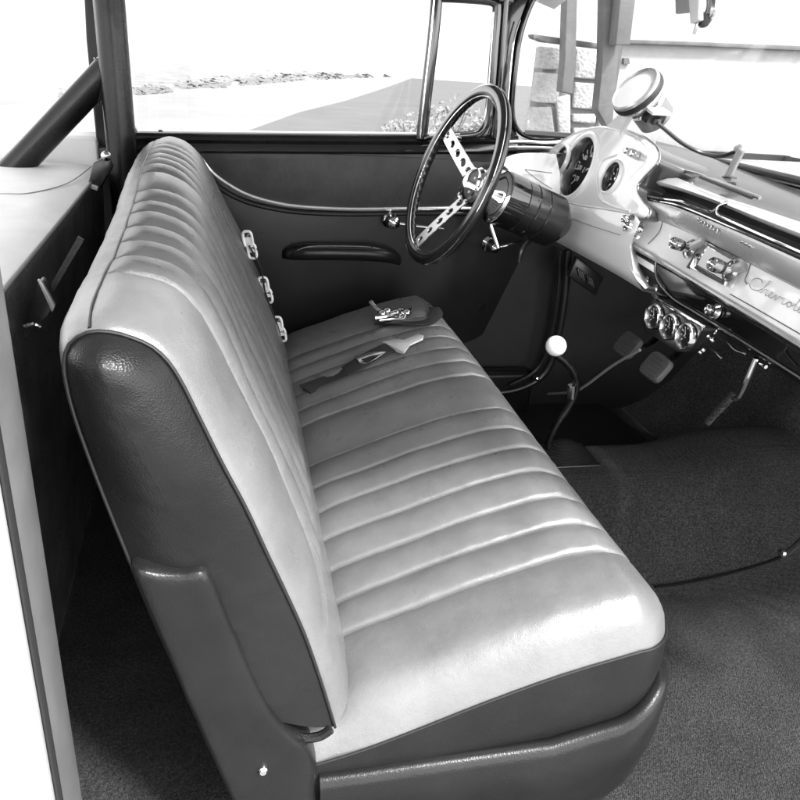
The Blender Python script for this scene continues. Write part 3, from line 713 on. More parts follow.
# gauges
def gauge(px, py, r, w, par, depth=.035, big=False, tilt=None, ring=True, N_=DOUT, plane=None, m_ring=None, pos=None):
    c = pos if pos is not None else D(px, py, w)
    ax = N_.normalized(); a = Vector((0, 0, 1)); a = (a - ax * a.dot(ax)).normalized(); b = ax.cross(a)
    g = MB().lathe([(r * 1.0, .0), (r * 1.01, .004 if ring else .001), (r * 1.12, .006 if ring else .001), (r * 1.2, .002), (r * 1.2, -.006), (r * 1.0, -.006)] , c, ax, n=48, caps=False).build('gauge', m_ring or dash_white, par, smooth=50)
    MB().lathe([(r * 1.0, .001), (r * .95, -depth * .5), (r * .93, -depth), (r * .80, -depth)], c, ax, n=48, caps=False).build('gauge_bezel', brushed, g, smooth=30)
    MB().lathe([(r * .92, -depth), (r * .5, -depth + .0005), (.0001, -depth + .001)], c, ax, n=48, caps=False).build('gauge_face', dial_face, g)
    nt = 15 if big else 9; tk = MB(); cc = c - ax * (depth - .002)
    for i in range(nt):
        t = math.radians(-130 + 260 * i / (nt - 1)); d = a * math.cos(t) + b * math.sin(t); e = ax.cross(d)
        tk.box(cc + d * r * .74, d * r * (.08 if i % 2 else .13), e * r * (.022 if big else .05), ax * .0005)
    tk.build('dial_marks', needle_m, g)
    t = math.radians(-70 if big else 20); d = a * math.cos(t) + b * math.sin(t); e = ax.cross(d)
    MB().add([cc + d * r * .65 + ax * .002, cc - d * r * .15 + e * r * .05 + ax * .002, cc - d * r * .15 - e * r * .05 + ax * .002, cc + d * r * .65 + ax * .003, cc - d * r * .15 + e * r * .04 + ax * .0035, cc - d * r * .15 - e * r * .04 + ax * .0035], [(0, 1, 2), (3, 5, 4), (0, 3, 4, 1), (1, 4, 5, 2), (2, 5, 3, 0)]).build('needle', needle_m, g)
    MB().lathe([(r * .10, .001), (r * .09, .005), (.0001, .006)], cc, ax, n=20).build('needle_cap', chrome, g)
    return g, cc, a, b, ax
def numerals(g, cc, a, b, ax, r, txts, size):
    for i, s in enumerate(txts):
        t = math.radians(-130 + 260 * i / (len(txts) - 1)); d = a * math.cos(t) + b * math.sin(t)
        cu = bpy.data.curves.new('numeral', 'FONT'); cu.body = s; cu.size = size; cu.align_x = 'CENTER'; cu.align_y = 'CENTER'; cu.extrude = .0003
        tmp = bpy.data.objects.new('tmp', cu); me = bpy.data.meshes.new_from_object(tmp); bpy.data.objects.remove(tmp)
        me.materials.clear(); me.materials.append(needle_m); me.name = 'numeral_' + s
        o = bpy.data.objects.new('numeral', me); COL.objects.link(o); o.parent = g
        right = a.cross(ax); Rm = Matrix((right, a, ax)).transposed()
        off = cc + d * r * .53 + ax * .001 - wloc(g)
        for v in me.vertices: v.co = Rm @ v.co + off
G = gauge(BIG[0], BIG[1], BIG[2], HW + .004, dash, .030, True)
numerals(*G, BIG[2], ['0', '20', '40', '60', '80', '100', '120'], .019)
gauge(SM[0], SM[1], SM[2], HW + .002, dash, .018)
gauge(SL[0], SL[1], SL[2], HW + .01, dash, .018)
for a, b in ((632, 153), (638, 156)):
    MB().lathe([(.009, 0), (.010, .004), (.007, .012), (.008, .018), (.006, .022), (.0001, .023)], D(a, b, HW + .001), DOUT, n=20).build('switch', chrome, dash)
# left fan shaped end of the dash
FY = 1.40
fan_t = [at(a, b, Y=y) for a, b, y in [(501, 160, 1.52), (512, 155, 1.50), (525, 153, 1.46), (540, 153, 1.40), (556, 154, 1.34)]]
fan_m = [at(a, b, Y=y) for a, b, y in [(501, 162, 1.50), (514, 164, 1.46), (530, 167, 1.41), (545, 170, 1.36), (560, 173, 1.32)]]
fan_m2 = [at(a, b, Y=y) for a, b, y in [(501, 164, 1.49), (516, 173, 1.44), (530, 181, 1.39), (544, 189, 1.34), (560, 196, 1.30)]]
fan_b = [at(a, b, Y=y) for a, b, y in [(500, 165, 1.48), (514, 176, 1.42), (530, 187, 1.37), (545, 196, 1.31), (562, 205, 1.28)]]
MB().loft([resample(cr(l, 5), 20) for l in (fan_t, fan_m, fan_m2, fan_b)]).build('side_fan', dash_white, dash, smooth=25)
MB().loft([resample(cr(l, 5), 20) for l in (fan_t, [p + Vector((.25, .1, .01)) for p in fan_t])]).build('side_top', shelf_m, dash)
MB().tube([p + Vector((0, -.004, -.004)) for p in fan_b], .009, n=12).build('fan_edge', black_plastic, dash)
MB().tube([at(a, b, Y=y) for a, b, y in [(525, 169.5, 1.415), (540, 171.5, 1.37), (552, 173, 1.33)]], .0010, n=6).build('fan_line', lettering, dash)
MB().tube([at(a, b, Y=y) for a, b, y in [(525, 170, 1.415), (538, 180, 1.365), (552, 189, 1.32)]], .0010, n=6).build('fan_line', lettering, dash)
MB().tube([at(a, b, Y=1.53) for a, b in [(498, 150), (515, 149), (535, 149), (560, 150)]], .008, n=10).build('cowl_roll', black_paint, dash)
MB().tube([at(a, b, Y=1.545) for a, b in [(500, 143), (520, 142), (545, 143), (566, 142)]], .007, n=10).build('cowl_trim', brushed, dash)
# radio lead and underside bits
# ================================================================== STEERING COLUMN + WHEEL
WC = at(453.4, 176.5, Y=1.125); WN = nv((-math.cos(.357) * math.cos(-.092), math.sin(-.092), math.sin(.357))); WR = .206
col = thing('steering_column', 'thick black and chrome steering column between wheel and dash', 'steering column', WC - WN * .2)
cprof = [(.030, -.085), (.034, -.09), (.040, -.10), (.058, -.112), (.066, -.120), (.068, -.128)]
MB().lathe(cprof, WC, WN, n=40, caps=True).build('chrome_bell', chrome, col)
MB().lathe([(.066, -.128), (.068, -.130), (.068, -.182), (.066, -.184)], WC, WN, n=40, caps=False).build('collar', black_paint, col)
MB().lathe([(.064, -.183), (.0665, -.186), (.0665, -.212), (.063, -.214), (.0665, -.217), (.0665, -.244), (.063, -.246), (.0665, -.249), (.0665, -.30), (.06, -.31), (.03, -.34)], WC, WN, n=40, caps=True).build('column_jacket', wheel_rim, col, smooth=25)
for k in range(3): pass
cb = WC - WN * .215
MB().tube([at(519, 262, Y=1.16), at(522, 250, Y=1.16), at(531, 240, Y=1.17)], .006, n=8).build('signal_stub', black_plastic, col)
c2 = WC - WN * .11
MB().tube([c2 + Vector((0, .05, .01)), at(462, 201, Y=1.28), at(456, 199, Y=1.30)], .006, n=10).build('signal_lever', chrome, col)
MB().sphere(at(463, 198, Y=1.26), .019, 20).build('lever_knob', chrome, col)
MB().tube([c2 + Vector((0, .0, -.06)), at(498, 248, Y=1.12)], .006, n=10).build('tilt_lever', chrome, col)

wheel = thing('steering_wheel', 'dark rimmed steering wheel with drilled metal spokes on the column', 'steering wheel', WC)
wa = WN.cross(Vector((0, 1, 0))).normalized(); wbv = WN.cross(wa)
if wa.z < 0: wa = -wa
if wbv.y < 0: wbv = -wbv
rows = []
NRIM = 180
for i in range(NRIM):
    t = 2 * PI * i / NRIM; d = wa * math.cos(t) + wbv * math.sin(t); row = []
    for k in range(20):
        s = 2 * PI * k / 20; rr = .0175
        ro = math.cos(s); h = math.sin(s)
        g = .0032 * (math.cos(t * 60) > .2) if (ro < -.3 and h < .45) else 0        # finger grips inside the back of the rim
        g2 = .0022 * math.exp(-((s - PI * .5) / .18) ** 2)
        row.append(WC + d * (WR + ro * (rr - g) * .9) + WN * (h * (rr) * .82 - g2))
    rows.append(row)
MB().loft(rows, cu=True, cv=True).build('rim', wheel_rim, wheel, smooth=60)
for rr, hh in ((WR - .014, .0075),):
    MB().tube([WC + (wa * math.cos(2 * PI * i / 90) + wbv * math.sin(2 * PI * i / 90)) * rr + WN * hh for i in range(90)], .0016, n=6, smooth=0, closed=True).build('rim_inlay', chrome, wheel)
MB().tube([WC + (wa * math.cos(2 * PI * i / 90) + wbv * math.sin(2 * PI * i / 90)) * (WR + .0145) + WN * .0065 for i in range(90)], .0011, n=6, smooth=0, closed=True).build('rim_inlay', chrome, wheel)
# spokes: flat tapered bars with round holes
def spoke(tdeg):
    t = math.radians(tdeg); d = wa * math.cos(t) + wbv * math.sin(t); e = WN.cross(d)
    r0, r1 = .035, WR - .012; w0, w1 = .021, .019; sag = .055
    def P(u, v, h=0):
        rr = r0 + (r1 - r0) * u; ww = w0 + (w1 - w0) * u
        return WC + d * rr + e * (v * ww) - WN * (sag * (1 - u) ** 1.1 + .004 - h)
    bm = bmesh.new(); base = wloc(wheel)
    nh = 5; outer = [P(0, -1), P(.25, -1), P(.5, -1), P(.75, -1), P(1, -1), P(1, 1), P(.75, 1), P(.5, 1), P(.25, 1), P(0, 1)]
    # grid with hole cells
    V = {}; faces = []; mb = MB()
    cell = 1.0 / nh; K = 16
    for c in range(nh):
        ua, ub = c * cell, (c + 1) * cell; um = (ua + ub) / 2
        hr_v = .50 + .03 * (2 - c)
        inn = []; out = []
        for k in range(K):
            a = 2 * PI * k / K; L_ = (r1 - r0)
            ww = w0 + (w1 - w0) * um; rad = ww * hr_v
            inn.append((um + rad * math.cos(a) / L_, rad * math.sin(a) / ww))
            s_ = max(abs(math.cos(a)), abs(math.sin(a))); out.append((um + (ub - ua) / 2 * math.cos(a) / s_, math.sin(a) / s_))
        for hh in (.0, .003):
            pass
        top_i = [P(u, v, .0032) for u, v in inn]; top_o = [P(u, v, .0032) for u, v in out]; bo_i = [P(u, v, 0) for u, v in inn]; bo_o = [P(u, v, 0) for u, v in out]
        mb.loft([bo_o, top_o, top_i, bo_i], cu=True, cv=True)
    return mb.build('spoke', brushed, wheel, smooth=40)
for tdeg in (62, -75, 165): spoke(tdeg)
MB().lathe([(.045, -.085), (.046, -.060), (.040, -.052), (.040, -.046), (.030, -.036), (.018, -.030), (.0001, -.028)], WC, WN, n=36).build('hub', chrome, wheel)
for k in range(6):
    t = 2 * PI * k / 6; d = wa * math.cos(t) + wbv * math.sin(t)
    MB().lathe([(.004, 0), (.004, .003), (.0001, .0035)], WC + d * .033 - WN * .042, WN, n=10).build('hub_bolt', steel, wheel)

# ================================================================== SHIFTER
sb = at(562, 462, Y=.87)
sb.z = floor_z(sb.x, sb.y)
shf = thing('gear_shifter', 'bent black gear lever with round white ball knob in front of the seat', 'gear lever', sb)
bl = at(556, 346, Y=.87)
MB().sphere(bl, .0245, 28).build('ball_knob', ivory, shf, smooth=80)
MB().tube([bl + Vector((0, 0, -.02)), at(565, 362, Y=.87), at(574, 374, Y=.87), at(576, 390, Y=.87), at(568, 408, Y=.87), at(556, 426, Y=.87), at(548, 446, Y=.87), sb + Vector((-.02, 0, .01))], .0085, n=12).build('lever', tube_paint, shf)
MB().tube([at(572, 385, Y=.865), at(571, 398, Y=.865)], .010, n=10).build('lever_clamp', chrome, shf)
bt = MB(); rws = []
for k in range(17):
    t = k / 16; r = .060 * (1 - t) ** .8 + .014 + (.006 if k % 2 else 0)
    rws.append([sb + Vector((.0 + math.cos(2 * PI * j / 28) * r * .95, math.sin(2 * PI * j / 28) * r * .75, .004 + .040 * t)) for j in range(28)])
bt.loft(rws, cu=True, caps=True).build('boot', rubber, shf, smooth=30)
MB().prism([sb + Vector((dx, dy, .0)) for dx, dy in ((-.075, -.06), (.075, -.06), (.075, .06), (-.075, .06))], (0, 0, .006)).build('boot_plate', black_plastic, shf, bevel=.002)

# ================================================================== PEDALS
def pedal(px, py, name, label, X, ex, ey):
    c = at(px, py, X=X); t = thing(name, label, 'pedal', c, 'foot pedals under the dash')
    n = nv((-.8, -.1, .55)); r = Vector((0, 1, 0)); r = (r - n * r.dot(n)).normalized(); u = n.cross(r)
    if u.z < 0: u = -u
    rows = []
    for h, s in ((-.008, .92), (-.006, 1.0), (.004, 1.0), (.008, .93), (.009, .8), (.0095, .02)):
        rows.append([c + r * (.040 * s * sgnp(math.cos(2 * PI * k / 32), .45)) + u * (.034 * s * sgnp(math.sin(2 * PI * k / 32), .45)) + n * h for k in range(32)])
    pd = MB().loft(rows, cu=True, caps=True).build('pedal_pad', pad_m, t, smooth=40)
    for k in (-2, -1, 0, 1, 2): MB().tube([c + n * .0095 + u * (.011 * k) - r * .028, c + n * .0095 + u * (.011 * k) + r * .028], .0016, n=6).build('pad_rib', pad_m, pd)
    MB().tube([c - n * .008, at((px + ex) / 2, (py + ey) / 2 + 2, X=X + .09), at(ex, ey, X=X + .2), at(ex + 20, ey - 25, X=X + .30)], .011, n=10, flat=.6).build('pedal_arm', tube_paint, t)
def sgnp(v, p): return (abs(v) ** p) * (1 if v >= 0 else -1)
pedal(628, 345, 'clutch_pedal', 'left square rubber clutch pedal, partly behind the gauge panel', .93, 652, 342)
pedal(656, 367, 'brake_pedal', 'right square rubber pedal, the larger and nearer of the two', .89, 682, 350)

# ================================================================== HANGING GAUGE PANEL
GX = .775
def gp_(a, b, dx=0): return at(a, b, X=GX + dx)
pod = thing('gauge_panel', 'brushed metal panel of three round gauges hung under the dash', 'gauge panel', gp_(675, 328))
poly = cr([gp_(a, b) for a, b in [(657, 299), (672, 308), (690, 318), (703, 326.5), (701, 334), (692, 348), (686, 352), (678, 351), (664, 342), (652, 335), (645, 330), (644, 322), (648, 311)]], 4, closed=True)
MB().prism(poly, (.09, 0, 0)).build('housing', black_plastic, pod, bevel=.002)
MB().prism([p + Vector((-.004, 0, 0)) for p in poly], (.004, 0, 0)).build('face_plate', brushed, pod, bevel=.0015)
MB().tube([gp_(656, 299, -.006), gp_(680, 312.5, -.006), gp_(704, 326.5, -.006)], .003, n=8).build('plate_lip', chrome, pod)
gx = Vector((-1, 0, 0))
for a, b in ((653.5, 316.5), (669, 326.5), (685, 336)):
    gauge(0, 0, .0235, 0, pod, .005, pos=gp_(a, b, -.0125), N_=gx, m_ring=chrome)
MB().tube([gp_(657, 299), gp_(653, 292, .01), gp_(655, 286, .03)], .006, n=8).build('bracket', brushed, pod)
wl = [(704, 330), (709, 332), (713, 327), (716, 331), (708, 340), (703, 349)]
MB().tube([gp_(a, b, .03) for a, b in wl], .003, n=8).build('bracket', chrome, pod)
MB().tube([gp_(a, b, .03) for a, b in [(700, 346), (712, 350), (721, 358)]], .0022, n=8).build('wire', brushed, pod)
MB().tube([gp_(a, b, .05) for a, b in [(716, 332), (722, 340), (728, 343), (735, 350), (745, 354)]], .0022, n=8).build('wire', brushed, pod)
for a, b in ((703, 350), (712, 340), (708, 336), (700, 352)): MB().sphere(gp_(a, b, .02), .006, 10).build('wire_nut', chrome, pod)
# brake handle
bh = thing('parking_brake_handle', 'slim chrome cranked rod hanging below the dark lower dash', 'brake handle', at(750, 366, X=.86))
MB().tube([at(a, b, X=.86) for a, b in [(756, 358), (753, 365), (748, 377), (742, 390), (738, 397), (734, 399)]], .0055, n=10).build('rod', chrome, bh)
MB().tube([at(a, b, X=.87) for a, b in [(748, 361), (757, 362), (766, 367)]], .004, n=8).build('bracket', chrome, bh)
# dark accelerator / heater duct ridge on the tunnel
du = tag(MB().tube([at(a, b, Y=.86) for a, b in [(706, 424), (714, 415), (724, 404), (734, 393)]], lambda t: .012 + .004 * t, n=12, flat=.4).build('accelerator_pedal', carpet_lit, None, loc=at(694, 436, Y=.86)), 'long dark floor pedal leaning on the toe board carpet', 'pedal')

# ================================================================== TACHOMETER
TX = .80
tc_ = at(645, 95, X=TX); tach = thing('tachometer', 'round tachometer with glare-whitened dial on the dash top with black box behind it', 'tachometer', at(632, 134, X=TX))
face_c = at(636.5, 91, X=TX); back_c = at(660, 103, X=TX + .02)
tax = (face_c - back_c).normalized(); tax = (M @ Vector((-.69, .50, .54))).normalized()
r = .058
MB().lathe([(.0001, -.098), (.036, -.097), (.042, -.092), (.043, -.035), (.050, -.028)], face_c, tax, n=44, caps=False).build('back_can', mat('grey can paint', .12, .35), tach, smooth=30)
MB().lathe([(.050, -.028), (.056, -.02), (r, -.008), (r * 1.03, .0), (r * 1.03, .008), (r * .97, .011), (r * .93, .008), (r * .92, -.006)], face_c, tax, n=44, caps=False).build('cup', silver, tach, smooth=30)
MB().lathe([(r * .95, .005), (r * .5, .007), (.0001, .008)], face_c, tax, n=40, caps=False).build('dial', needle_m, tach)  # plain white face, glare on the dial put into the colour
MB().lathe([(.043, -.05), (.0445, -.048), (.0445, -.040), (.043, -.038)], face_c, tax, n=40, caps=False).build('clamp_band', chrome, tach)
MB().lathe([(r * 1.035, -.014), (r * 1.06, -.010), (r * 1.06, -.002), (r * 1.035, .001)], face_c, tax, n=44, caps=False).build('bezel', rubber, tach)
BX = TX + .035; bc = at(648, 113, X=BX); e1 = (at(657, 120, X=BX) - at(640, 107, X=BX)) / 2; e2 = (at(644, 117, X=BX) - at(648, 108, X=BX)) / 2
MB().box(bc, e1, e2, nv(e1.cross(e2)) * .022).build('sender_box', black_plastic, tach, bevel=.003)
MB().box(bc - e2 * 1.5 + Vector((0, 0, 0)), e1 * 1.25, e2 * .35, nv(e1.cross(e2)) * .024).build('mount_plate', body_white, tach, bevel=.002)
MB().tube([at(657, 119, X=BX), at(656, 125, X=BX)], .010, n=10).build('grommet', black_plastic, tach)
MB().tube([at(a, b, X=TX) for a, b in [(621, 134), (625, 125), (632, 114), (637, 107)]], .004, n=8).build('bracket', body_white, tach)
MB().prism([at(a, b, X=TX) for a, b in [(606, 127), (624, 131), (637, 107), (628, 106), (615, 118)]], (.004, 0, 0)).build('bracket_plate', body_white, tach)
cb_ = tag(MB().tube([at(a, b, X=x) for a, b, x in [(657, 123, .79), (668, 132, .82), (682, 143, .86), (697, 151, .90), (712, 155.5, .93), (724, 155.5, .95), (734, 152, .96), (741, 149.5, .96)]], .0045, n=8).build('cable', black_plastic, None, loc=at(697, 151, X=.9)), 'thin dark cable sagging from the tachometer to the bent tube', 'cable')
st = thing('bent_tube', 'short grey bent metal tube standing on the dash top by the windshield', 'tube', at(729, 178, X=.95))
MB().tube([at(a, b, X=.95) for a, b in [(727, 179), (733, 167), (739, 155), (742, 149.5), (741, 147.5), (737, 149)]], .0085, n=12).build('pipe', steel, st)
MB().lathe([(.016, 0), (.015, .003), (.010, .004)], at(729, 178, X=.95), (0, 0, 1), n=20).build('flange', black_plastic, st)

# ================================================================== MIRROR
mr = thing('rear_view_mirror', 'rear view mirror on a curved bracket at the top of the windshield', 'mirror', at(703, 12, X=.74))
MB().tube([at(a, b, X=.74) for a, b in [(700, -60), (698, -20), (698, 10), (697, 24), (694, 34)]], .0045, n=10, flat=.5).build('mirror_edge', brushed, mr)
MB().tube([at(a, b, X=.76) for a, b in [(712, -40), (712, -5), (711, 10), (706, 19), (702, 20)]], .014, n=14, flat=.5).build('bracket', brushed, mr)
MB().box(at(703, 20, X=.75), (.008, 0, 0), (0, .010, 0), (0, 0, .010)).build('clamp', rubber, mr, bevel=.002)
MB().prism([at(a, b, X=.73) for a, b in [(698, -70), (698, 20), (690, 24), (684, -70)]], (.012, 0, 0)).build('mirror_head', body_white, mr, bevel=.002)
vs = thing('sun_visor', 'small pale grey visor edge hanging at the top of the windshield', 'visor', at(686, 0, X=.80))
MB().prism([at(a, b, X=.80) for a, b in [(674, -40), (675, 14), (697, 12), (697, -40)]], (.008, 0, 0)).build('visor_board', mat('visor grey', .45, .6), vs, bevel=.003)

# ================================================================== ROLL BAR
rb = thing('roll_bar', 'black tubular roll bar with diagonal brace rising behind the seat', 'roll bar', at(122, 170, Y=1.43))
top = at(108, -10, Y=1.43); bot = at(123, 165, Y=1.43)
dvec = (bot - top); t0 = top - dvec * .45; b0 = bot + dvec * 1.6
t0.z = 1.33 if t0.z > 1.33 else t0.z
RBR = .0365
MB().tube([Vector((b0.x, 1.43, .06)), bot, top, t0 + Vector((0, -.03, 0)), Vector((t0.x, 1.2, 1.38)), Vector((t0.x, .75, 1.39)), Vector((t0.x, .3, 1.38)), Vector((t0.x, .07, 1.33)), Vector((t0.x, .02, 1.1)), Vector((-.46, .02, .06))], RBR, n=28, smooth=8).build('main_hoop', tube_paint, rb, smooth=60)
j0 = at(111, 66, Y=1.43); j1 = at(27, 172, Z=.80); 
j0 = at(111, 66, Y=1.455); bpt = j0; q = at(20, 163, Y=1.455); dd = (q - j0); e_ = j0 + dd * 1.15
MB().tube([j0, e_], RBR * .94, n=28, smooth=0).build('brace', tube_paint, rb, smooth=60)
wl_ = []
for i in range(28):
    t = 2 * PI * i / 28; d = dd.normalized(); a = d.cross(Vector((0, 1, 0))).normalized(); b = d.cross(a)
    o_ = (a * math.cos(t) + b * math.sin(t)) * RBR
    wl_.append(j0 + o_ + d * ((-math.sqrt(max(0, RBR ** 2 - o_.y ** 2)) - o_.x) / d.x))
MB().tube(wl_, .0028, n=8, smooth=0, closed=True).build('weld_bead', tube_paint, rb)

# ================================================================== REAR DECK
deck = thing('rear_deck', 'pale flat rear deck with stitched edge and dark front board', 'deck', (-.7, .8, .82))
def dk(x, y, z=.815): return Vector((x, y, z))
rows = []
for i in range(25):
    x = -1.35 + i / 24 * (1.35 - .40); row = []
    for j in range(50):
        y = -.01 + 1.55 * j / 49; xe = -.395 - .062 * y / 1.5
        xx = -1.35 + i / 24 * (xe + 1.35); e = xe - xx
        row.append(Vector((xx, y, .822 - .012 * math.exp(-e / .012) + .003 * wr(xx, y, 0, 6))))
    rows.append(row)
MB().loft(rows).build('deck_top', deck_m, deck, smooth=70)
MB().loft([[Vector((-.395 - .062 * y / 1.5 + dx, y, z)) for y in (-.01, .3, .6, .9, 1.2, 1.54)] for dx, z in ((0, .811), (.003, .80), (.0, .79), (-.01, .6), (-.03, .3), (-.05, .05))]).build('front_board', deck_dark, deck, smooth=50)
MB().tube([Vector((-.393 - .062 * y / 1.5, y, .812)) for y in (-.01, .4, .8, 1.2, 1.54)], .0035, n=8).build('edge_piping', mat('grey piping', .25, .5), deck)
MB().tube([at(a, b, Z=.824) for a, b in [(-40, 197), (0, 194), (30, 193), (68, 183), (92, 166)]], .0012, n=6).build('seam', mat('grey seam', .3, .6), deck)
MB().tube([at(a, b, Z=.826) for a, b in [(-10, 150), (30, 146), (62, 139), (82, 138), (92, 140), (101, 147)]], .004, n=8).build('rear_welt', deck_m, deck)
# rear quarter sill at the far side
MB().aabb((-1.4, 1.56, .80), (-.47, 1.64, .885)).build('quarter_sill', deck_m, deck, bevel=.01)

# ================================================================== SEAT BELTS
def plate(c, ex, ey, n, th, poly, m, name, par, bev=.001):
    return MB().prism([c + ex * x + ey * y for x, y in poly], n * th).build(name, m, par, bevel=bev)
def ring(c, ex, ey, w, h, r, m, name, par):
    pts = []
    for k in range(24):
        t = 2 * PI * k / 24; pts.append(c + ex * (w * sgnp(math.cos(t), .55)) + ey * (h * sgnp(math.sin(t), .55)))
    return MB().tube(pts, r, n=8, smooth=0, closed=True).build(name, m, par)
def belt_clip(px, py, label, tilt, Y=1.30):
    c = at(px, py, Y=Y) + Vector((.010, 0, .005)); t = thing('belt_clip', label, 'seat belt clip', c, 'belt clips on the backrest edge')
    ex = nv((.75, -.3, .1)); ey = nv((.22 + tilt, 0, -1)); ey = (ey - ex * ey.dot(ex)).normalized()
    ring(c + ey * -.016, ex, ey, .012, .020, .0036, ivory, 'loop', t)
    ring(c + ey * -.012 + ex * .004 + ex.cross(ey) * .004, ex, ey, .006, .013, .0026, chrome, 'slider', t)
    ring(c + ey * .016 + ex * .006, ex, ey, .011, .019, .0036, ivory, 'loop', t)
    MB().tube([c + ex * -.012 + ey * .002, c + ex * .006 + ey * .006, c + ex * .022 + ey * .012], .0028, n=8).build('hook', chrome, t)
    n = ex.cross(ey)
    plate(c, ex, ey, n, .005, [(-.010, -.02), (.010, -.02), (.014, .02), (-.008, .02)], ivory, 'plate', t)
    return c
c1 = belt_clip(245, 247, 'topmost white metal belt clip on the backrest edge', 0)
c2_ = belt_clip(261, 292, 'middle white metal belt clip on the backrest edge', .1)
c3 = belt_clip(275, 331, 'lowest white metal belt clip just above the cushion', .05)
tag(MB().tube([c1, c1.lerp(c2_, .5) + Vector((.01, 0, 0)), c2_, c2_.lerp(c3, .5) + Vector((.0, 0, 0)), c3, c3 + Vector((.004, 0, -.03))], .010, n=8, flat=.25).build('belt_strap', webbing, None, loc=c1), 'narrow black belt strap joining the three white clips', 'seat belt')
def cz_at(x, y): return ctop(x, y) + pleat(y)
def on_cushion(px, py, h=0):
    return march(px, py, lambda x, y: cz_at(x, y) + h, .6)
# webbing pieces lying on the cushion
def web(name, label, pxs, wid, m=webbing, h=.004):
    pts = cr([on_cushion(a, b, h) for a, b in pxs], 5); rows = []
    for i, p in enumerate(pts):
        t = (pts[min(i + 1, len(pts) - 1)] - pts[max(i - 1, 0)]).normalized(); s = Vector((0, 0, 1)).cross(t).normalized()
        rows.append([p - s * wid, p + s * wid, p + s * wid + Vector((0, 0, .003)), p - s * wid + Vector((0, 0, .003))])
    return tag(MB().loft(rows, cu=True, caps=True).build(name, m, None, bevel=.0005, loc=pts[0]), label, 'seat belt')
web('lap_belt', 'dark curled belt webbing under the metal buckle near the far seat end', [(378, 324), (395, 323), (412, 324), (428, 322), (437, 315), (434, 308)], .016)
web('lap_belt', 'dark belt webbing running from the white tongue toward the backrest', [(392, 347), (376, 354), (352, 368), (330, 380), (305, 390)], .028)
b1c = on_cushion(392, 317, .016)
bk = thing('belt_buckle', 'shiny open metal belt buckle lying on curled dark webbing', 'buckle', b1c)
ex = nv((1, .1, 0)); ey = nv((-.1, 1, .15)); ez = Vector((0, 0, 1))
MB().tube([on_cushion(371, 302, .05), on_cushion(377, 309, .035), on_cushion(384, 313, .025)], .009, n=10, flat=.7).build('release_lever', chrome, bk)
plate(b1c, ex, ey, ez, .008, [(-.045, -.03), (.03, -.025), (.045, .0), (.03, .03), (-.03, .03)], chrome, 'frame', bk, .002)
for k, (dx, dy) in enumerate([(-.03, -.01), (-.012, .012), (.008, -.006), (.026, .010), (.04, -.004)]):
    MB().sphere(b1c + Vector((dx, dy, .014)), .014, 14, (1, 1, .7)).build('latch', chrome, bk)
MB().tube([b1c + Vector((-.055, -.035, .008)), b1c + Vector((0, -.02, .012)), b1c + Vector((.055, .02, .018))], .006, n=8).build('pin', chrome, bk)
b2 = on_cushion(402, 343, .008)
tg = thing('belt_tongue', 'flat white metal belt tongue shaped like an arrow on the pleats', 'belt tongue', b2)
tp = [on_cushion(a, b, .010) for a, b in [(382, 343), (396, 340), (404, 341), (418, 335), (424, 337), (423, 340), (410, 346), (404, 354), (398, 353)]]
MB().prism(tp, (0, 0, .004)).build('plate', ivory, tg, bevel=.001)
b3 = on_cushion(370, 358, .008)
tf = thing('belt_adjuster', 'small metal belt adjuster frame with dark window on the pleats', 'belt adjuster', b3)
tp = [on_cushion(a, b, .008) for a, b in [(354, 358), (372, 353), (386, 353), (374, 361), (366, 365), (360, 364)]]
MB().prism(tp, (0, 0, .004)).build('plate', brushed, tf, bevel=.001)
tp = [on_cushion(a, b, .013) for a, b in [(361, 359.5), (373, 355.5), (380, 355), (372, 360), (366, 362)]]
MB().prism(tp, (0, 0, .001)).build('window', black_plastic, tf)
# buckle on the deck edge
b4 = at(98, 175, Y=1.30)
db = thing('retractor', 'dark belt retractor with bright tip on the deck edge by the roll bar', 'belt retractor', b4)
MB().prism([at(a, b, Y=1.28) for a, b in [(93, 163), (106, 156), (112, 168), (99, 190), (88, 184)]], (0, .04, 0)).build('case', black_plastic, db, bevel=.004)
MB().prism([at(a, b, Y=1.27) for a, b in [(88, 183), (98, 187), (97, 191), (87, 187)]], (0, .02, 0)).build('tip', ivory, db, bevel=.001)
MB().sphere(at(106, 156, Y=1.28), .012, 12).build('bolt', chrome, db)
# folded strap behind the near seat end
b5 = at(42, 308, Y=.42)
fs = thing('strap_buckle', 'dark folded strap bracket standing between deck and backrest', 'belt bracket', b5)
MB().prism([at(a, b, Y=.42) for a, b in [(24, 325), (38, 281), (42, 283), (54, 307), (46, 318), (34, 327)]], (0, .03, 0)).build('case', black_plastic, fs, bevel=.003)
MB().prism([at(a, b, Y=.41) for a, b in [(37, 280), (41, 281), (55, 306), (52, 313)]], (0, .008, 0)).build('plate', steel, fs, bevel=.001)
MB().tube([at(24, 326, Y=.41), at(33, 324, Y=.41), at(41, 327, Y=.41)], .003, n=8).build('pin', chrome, fs)
MB().prism([at(a, b, Y=.45) for a, b in [(78, 236), (84, 240), (18, 352), (8, 362), (12, 352), (42, 300)]], (0, .003, 0)).build('webbing', webbing, fs)

# ================================================================== OUTSIDE
GZ = -.42
def gmat(name, col, var, sc):
    return mat(name, col, .9, bump=(60, .3, .02), mottle=(sc, var), spec=.2)
gr = mk('ground', [(-400, -300, GZ), (450, -300, GZ), (450, 450, GZ), (-400, 450, GZ)], [(0, 1, 2, 3)], gmat('pale concrete', .23, .10, .35)); tag(gr, 'pale sunlit ground around the car', 'ground', kind='structure')
